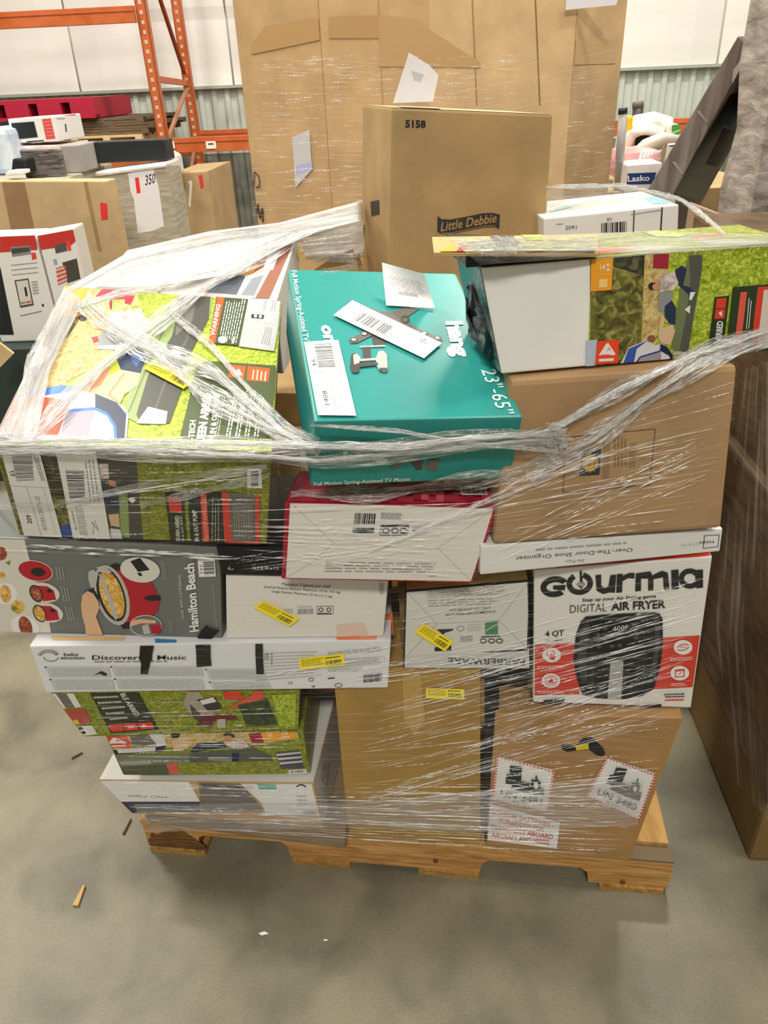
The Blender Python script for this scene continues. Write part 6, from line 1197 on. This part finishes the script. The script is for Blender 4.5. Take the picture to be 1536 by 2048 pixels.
sheet('film_sheet', [[(1484, 740), (1452, 1000), (1432, 1250), (1465, 1560)], [(1545, 720), (1545, 1000), (1545, 1300), (1545, 1650)]], 40, 12, .01, FNB, 'streaky film on the dark neighbouring load', parent=nl)
# --- film wrinkles as thin ridges, their highlights put in as white
S = Strands()
S.fan([(1476, 760), (1440, 1050)], [(1060, 900), (565, 1150)], 34, (0.95, 2.18), dash=.55)
S.fan([(1160, 880), (1300, 900)], [(970, 1010), (570, 1165)], 24, (1.09, 2.45), dash=.35)
S.fan([(1430, 860), (1440, 960)], [(990, 1080), (960, 1150)], 12, (1.36, 2.72), dash=.4)
S.fan([(1425, 1150), (1385, 1400)], [(800, 1330), (680, 1560)], 81, (0.95, 2.31), dash=.6)
S.fan([(1378, 1300), (1366, 1440)], [(960, 1480), (680, 1620)], 40, (1.09, 2.45), dash=.6)
S.fan([(1370, 1430), (1290, 1600)], [(690, 1500), (690, 1660)], 40, (0.95, 2.04), dash=.7)
S.fan([(1290, 1570), (1262, 1715)], [(690, 1570), (290, 1660)], 47, (0.95, 2.31), dash=.55)
S.fan([(640, 1570), (650, 1650)], [(200, 1560), (270, 1640)], 20, (0.95, 2.04), dash=.4)
S.fan([(600, 1390), (620, 1540)], [(120, 1400), (240, 1545)], 17, (0.88, 1.9), dash=.5)
S.fan([(990, 1000), (960, 1160)], [(430, 1020), (440, 1110)], 31, (0.88, 2.04), dash=.5)
S.fan([(560, 905), (560, 1085)], [(0, 910), (60, 1080)], 40, (0.88, 1.9), dash=.75)
S.fan([(560, 930), (560, 960)], [(100, 1010), (0, 1010)], 5, (2, 4))
S.fan([(1060, 1140), (1060, 1330)], [(780, 1230), (640, 1380)], 23, (0.95, 2.18), dash=.5)
S.fan([(450, 1110), (560, 1120)], [(-5, 1085), (-5, 1100)], 4, (2.4, 4.6))
S.fan([(560, 1100), (1000, 1080)], [(440, 1120), (450, 1150)], 8, (0.95, 2.04), dash=.3)
S.fan([(780, 1290), (770, 1370)], [(450, 1370), (200, 1385)], 10, (0.88, 1.77), dash=.6)
S.build('film_threads', FT, 'fine white stretched threads of film')
# --- film on the tall bulk bin behind
FIXY = GY-.035
gw = thing('stretch_film', 'clear stretch film wound around the tall tan bulk bin', 'stretch film', Vector(((gl+gR)/2, GY, .3)))
sheet('film_sheet', [[(502, 110), (660, 110), (900, 130), (1235, 60)], [(503, 300), (700, 300), (730, 310)], [(505, 470), (720, 470), (726, 480)]][:1]+[[(503, 470), (660, 475), (900, 470), (1232, 375)]], 40, 24, .02, FS, parent=gw, it=5)
S = Strands()
for (x0, x1, y0, y1, n) in ((505, 730, 110, 470, 110), (560, 960, 110, 200, 60), (1130, 1240, 150, 370, 26), (870, 1040, 90, 200, 20)):
    for i in range(n):
        x_, y_ = S.rnd.uniform(x0, x1-20), S.rnd.uniform(y0, y1); l = S.rnd.uniform(8, 50); S.ribbon([(x_+l*k_/4, y_-l*.03*k_/4+S.rnd.gauss(0, .6)) for k_ in range(5)], S.rnd.uniform(.9, 2.0), .03, it=0)
S.build('film_threads', FT, 'short glints of film on the bin', parent=gw)
FIXY = None
# ================================================================== bits on the floor
SPL = M('#b99a62', .7)
for (nm, lb, a_, b_, wd) in (('wood_splinter', 'pale wood splinter lying alone on the concrete', (168, 1772), (150, 1812), .008),
                             ('wood_splinter', 'thin dark splinter lying beside the pallet corner', (262, 1638), (246, 1668), .003),
                             ('wood_splinter', 'short dark splinter lying on the concrete left of the office chair carton', (165, 1505), (143, 1516), .003)):
    p, q = at_z(a_, .004), at_z(b_, .004); t = thing(nm, lb, 'splinter', Vector((p.x, p.y, 0))); mb = MB(); sd = (q-p).cross(Vector((0, 0, 1))).normalized()*wd
    mt = SPL if 'pale' in lb else M('#6a5c46', .8)
    mb.hexa([p-sd*.4-Vector((0, 0, .003)), q-sd-Vector((0, 0, .003)), p-sd*.4+Vector((0, 0, .003)), q-sd+Vector((0, 0, .003)), p+sd*.3-Vector((0, 0, .003)), q+sd*.7-Vector((0, 0, .003)), p+sd*.3+Vector((0, 0, .003)), q+sd*.7+Vector((0, 0, .003))], mt); mb.build('sliver', t)
for (px, lb) in (((527, 1868), 'small white paper scrap on the concrete before the pallet'), ((651, 1881), 'tiny white crumb on the concrete before the pallet')):
    p = at_z(px, .002); t = thing('paper_scrap', lb, 'scrap', Vector((p.x, p.y, 0))); mb = MB(); r_ = .008 if 'scrap' in lb else .004; mb.poly([p+Vector((r_*1.5, 0, 0)), p+Vector((r_*.2, r_*.6, .002)), p+Vector((-r_*1.4, r_*.3, 0)), p+Vector((-r_*.5, -r_*.5, .001))], W_); mb.build('scrap', t, fix=False)
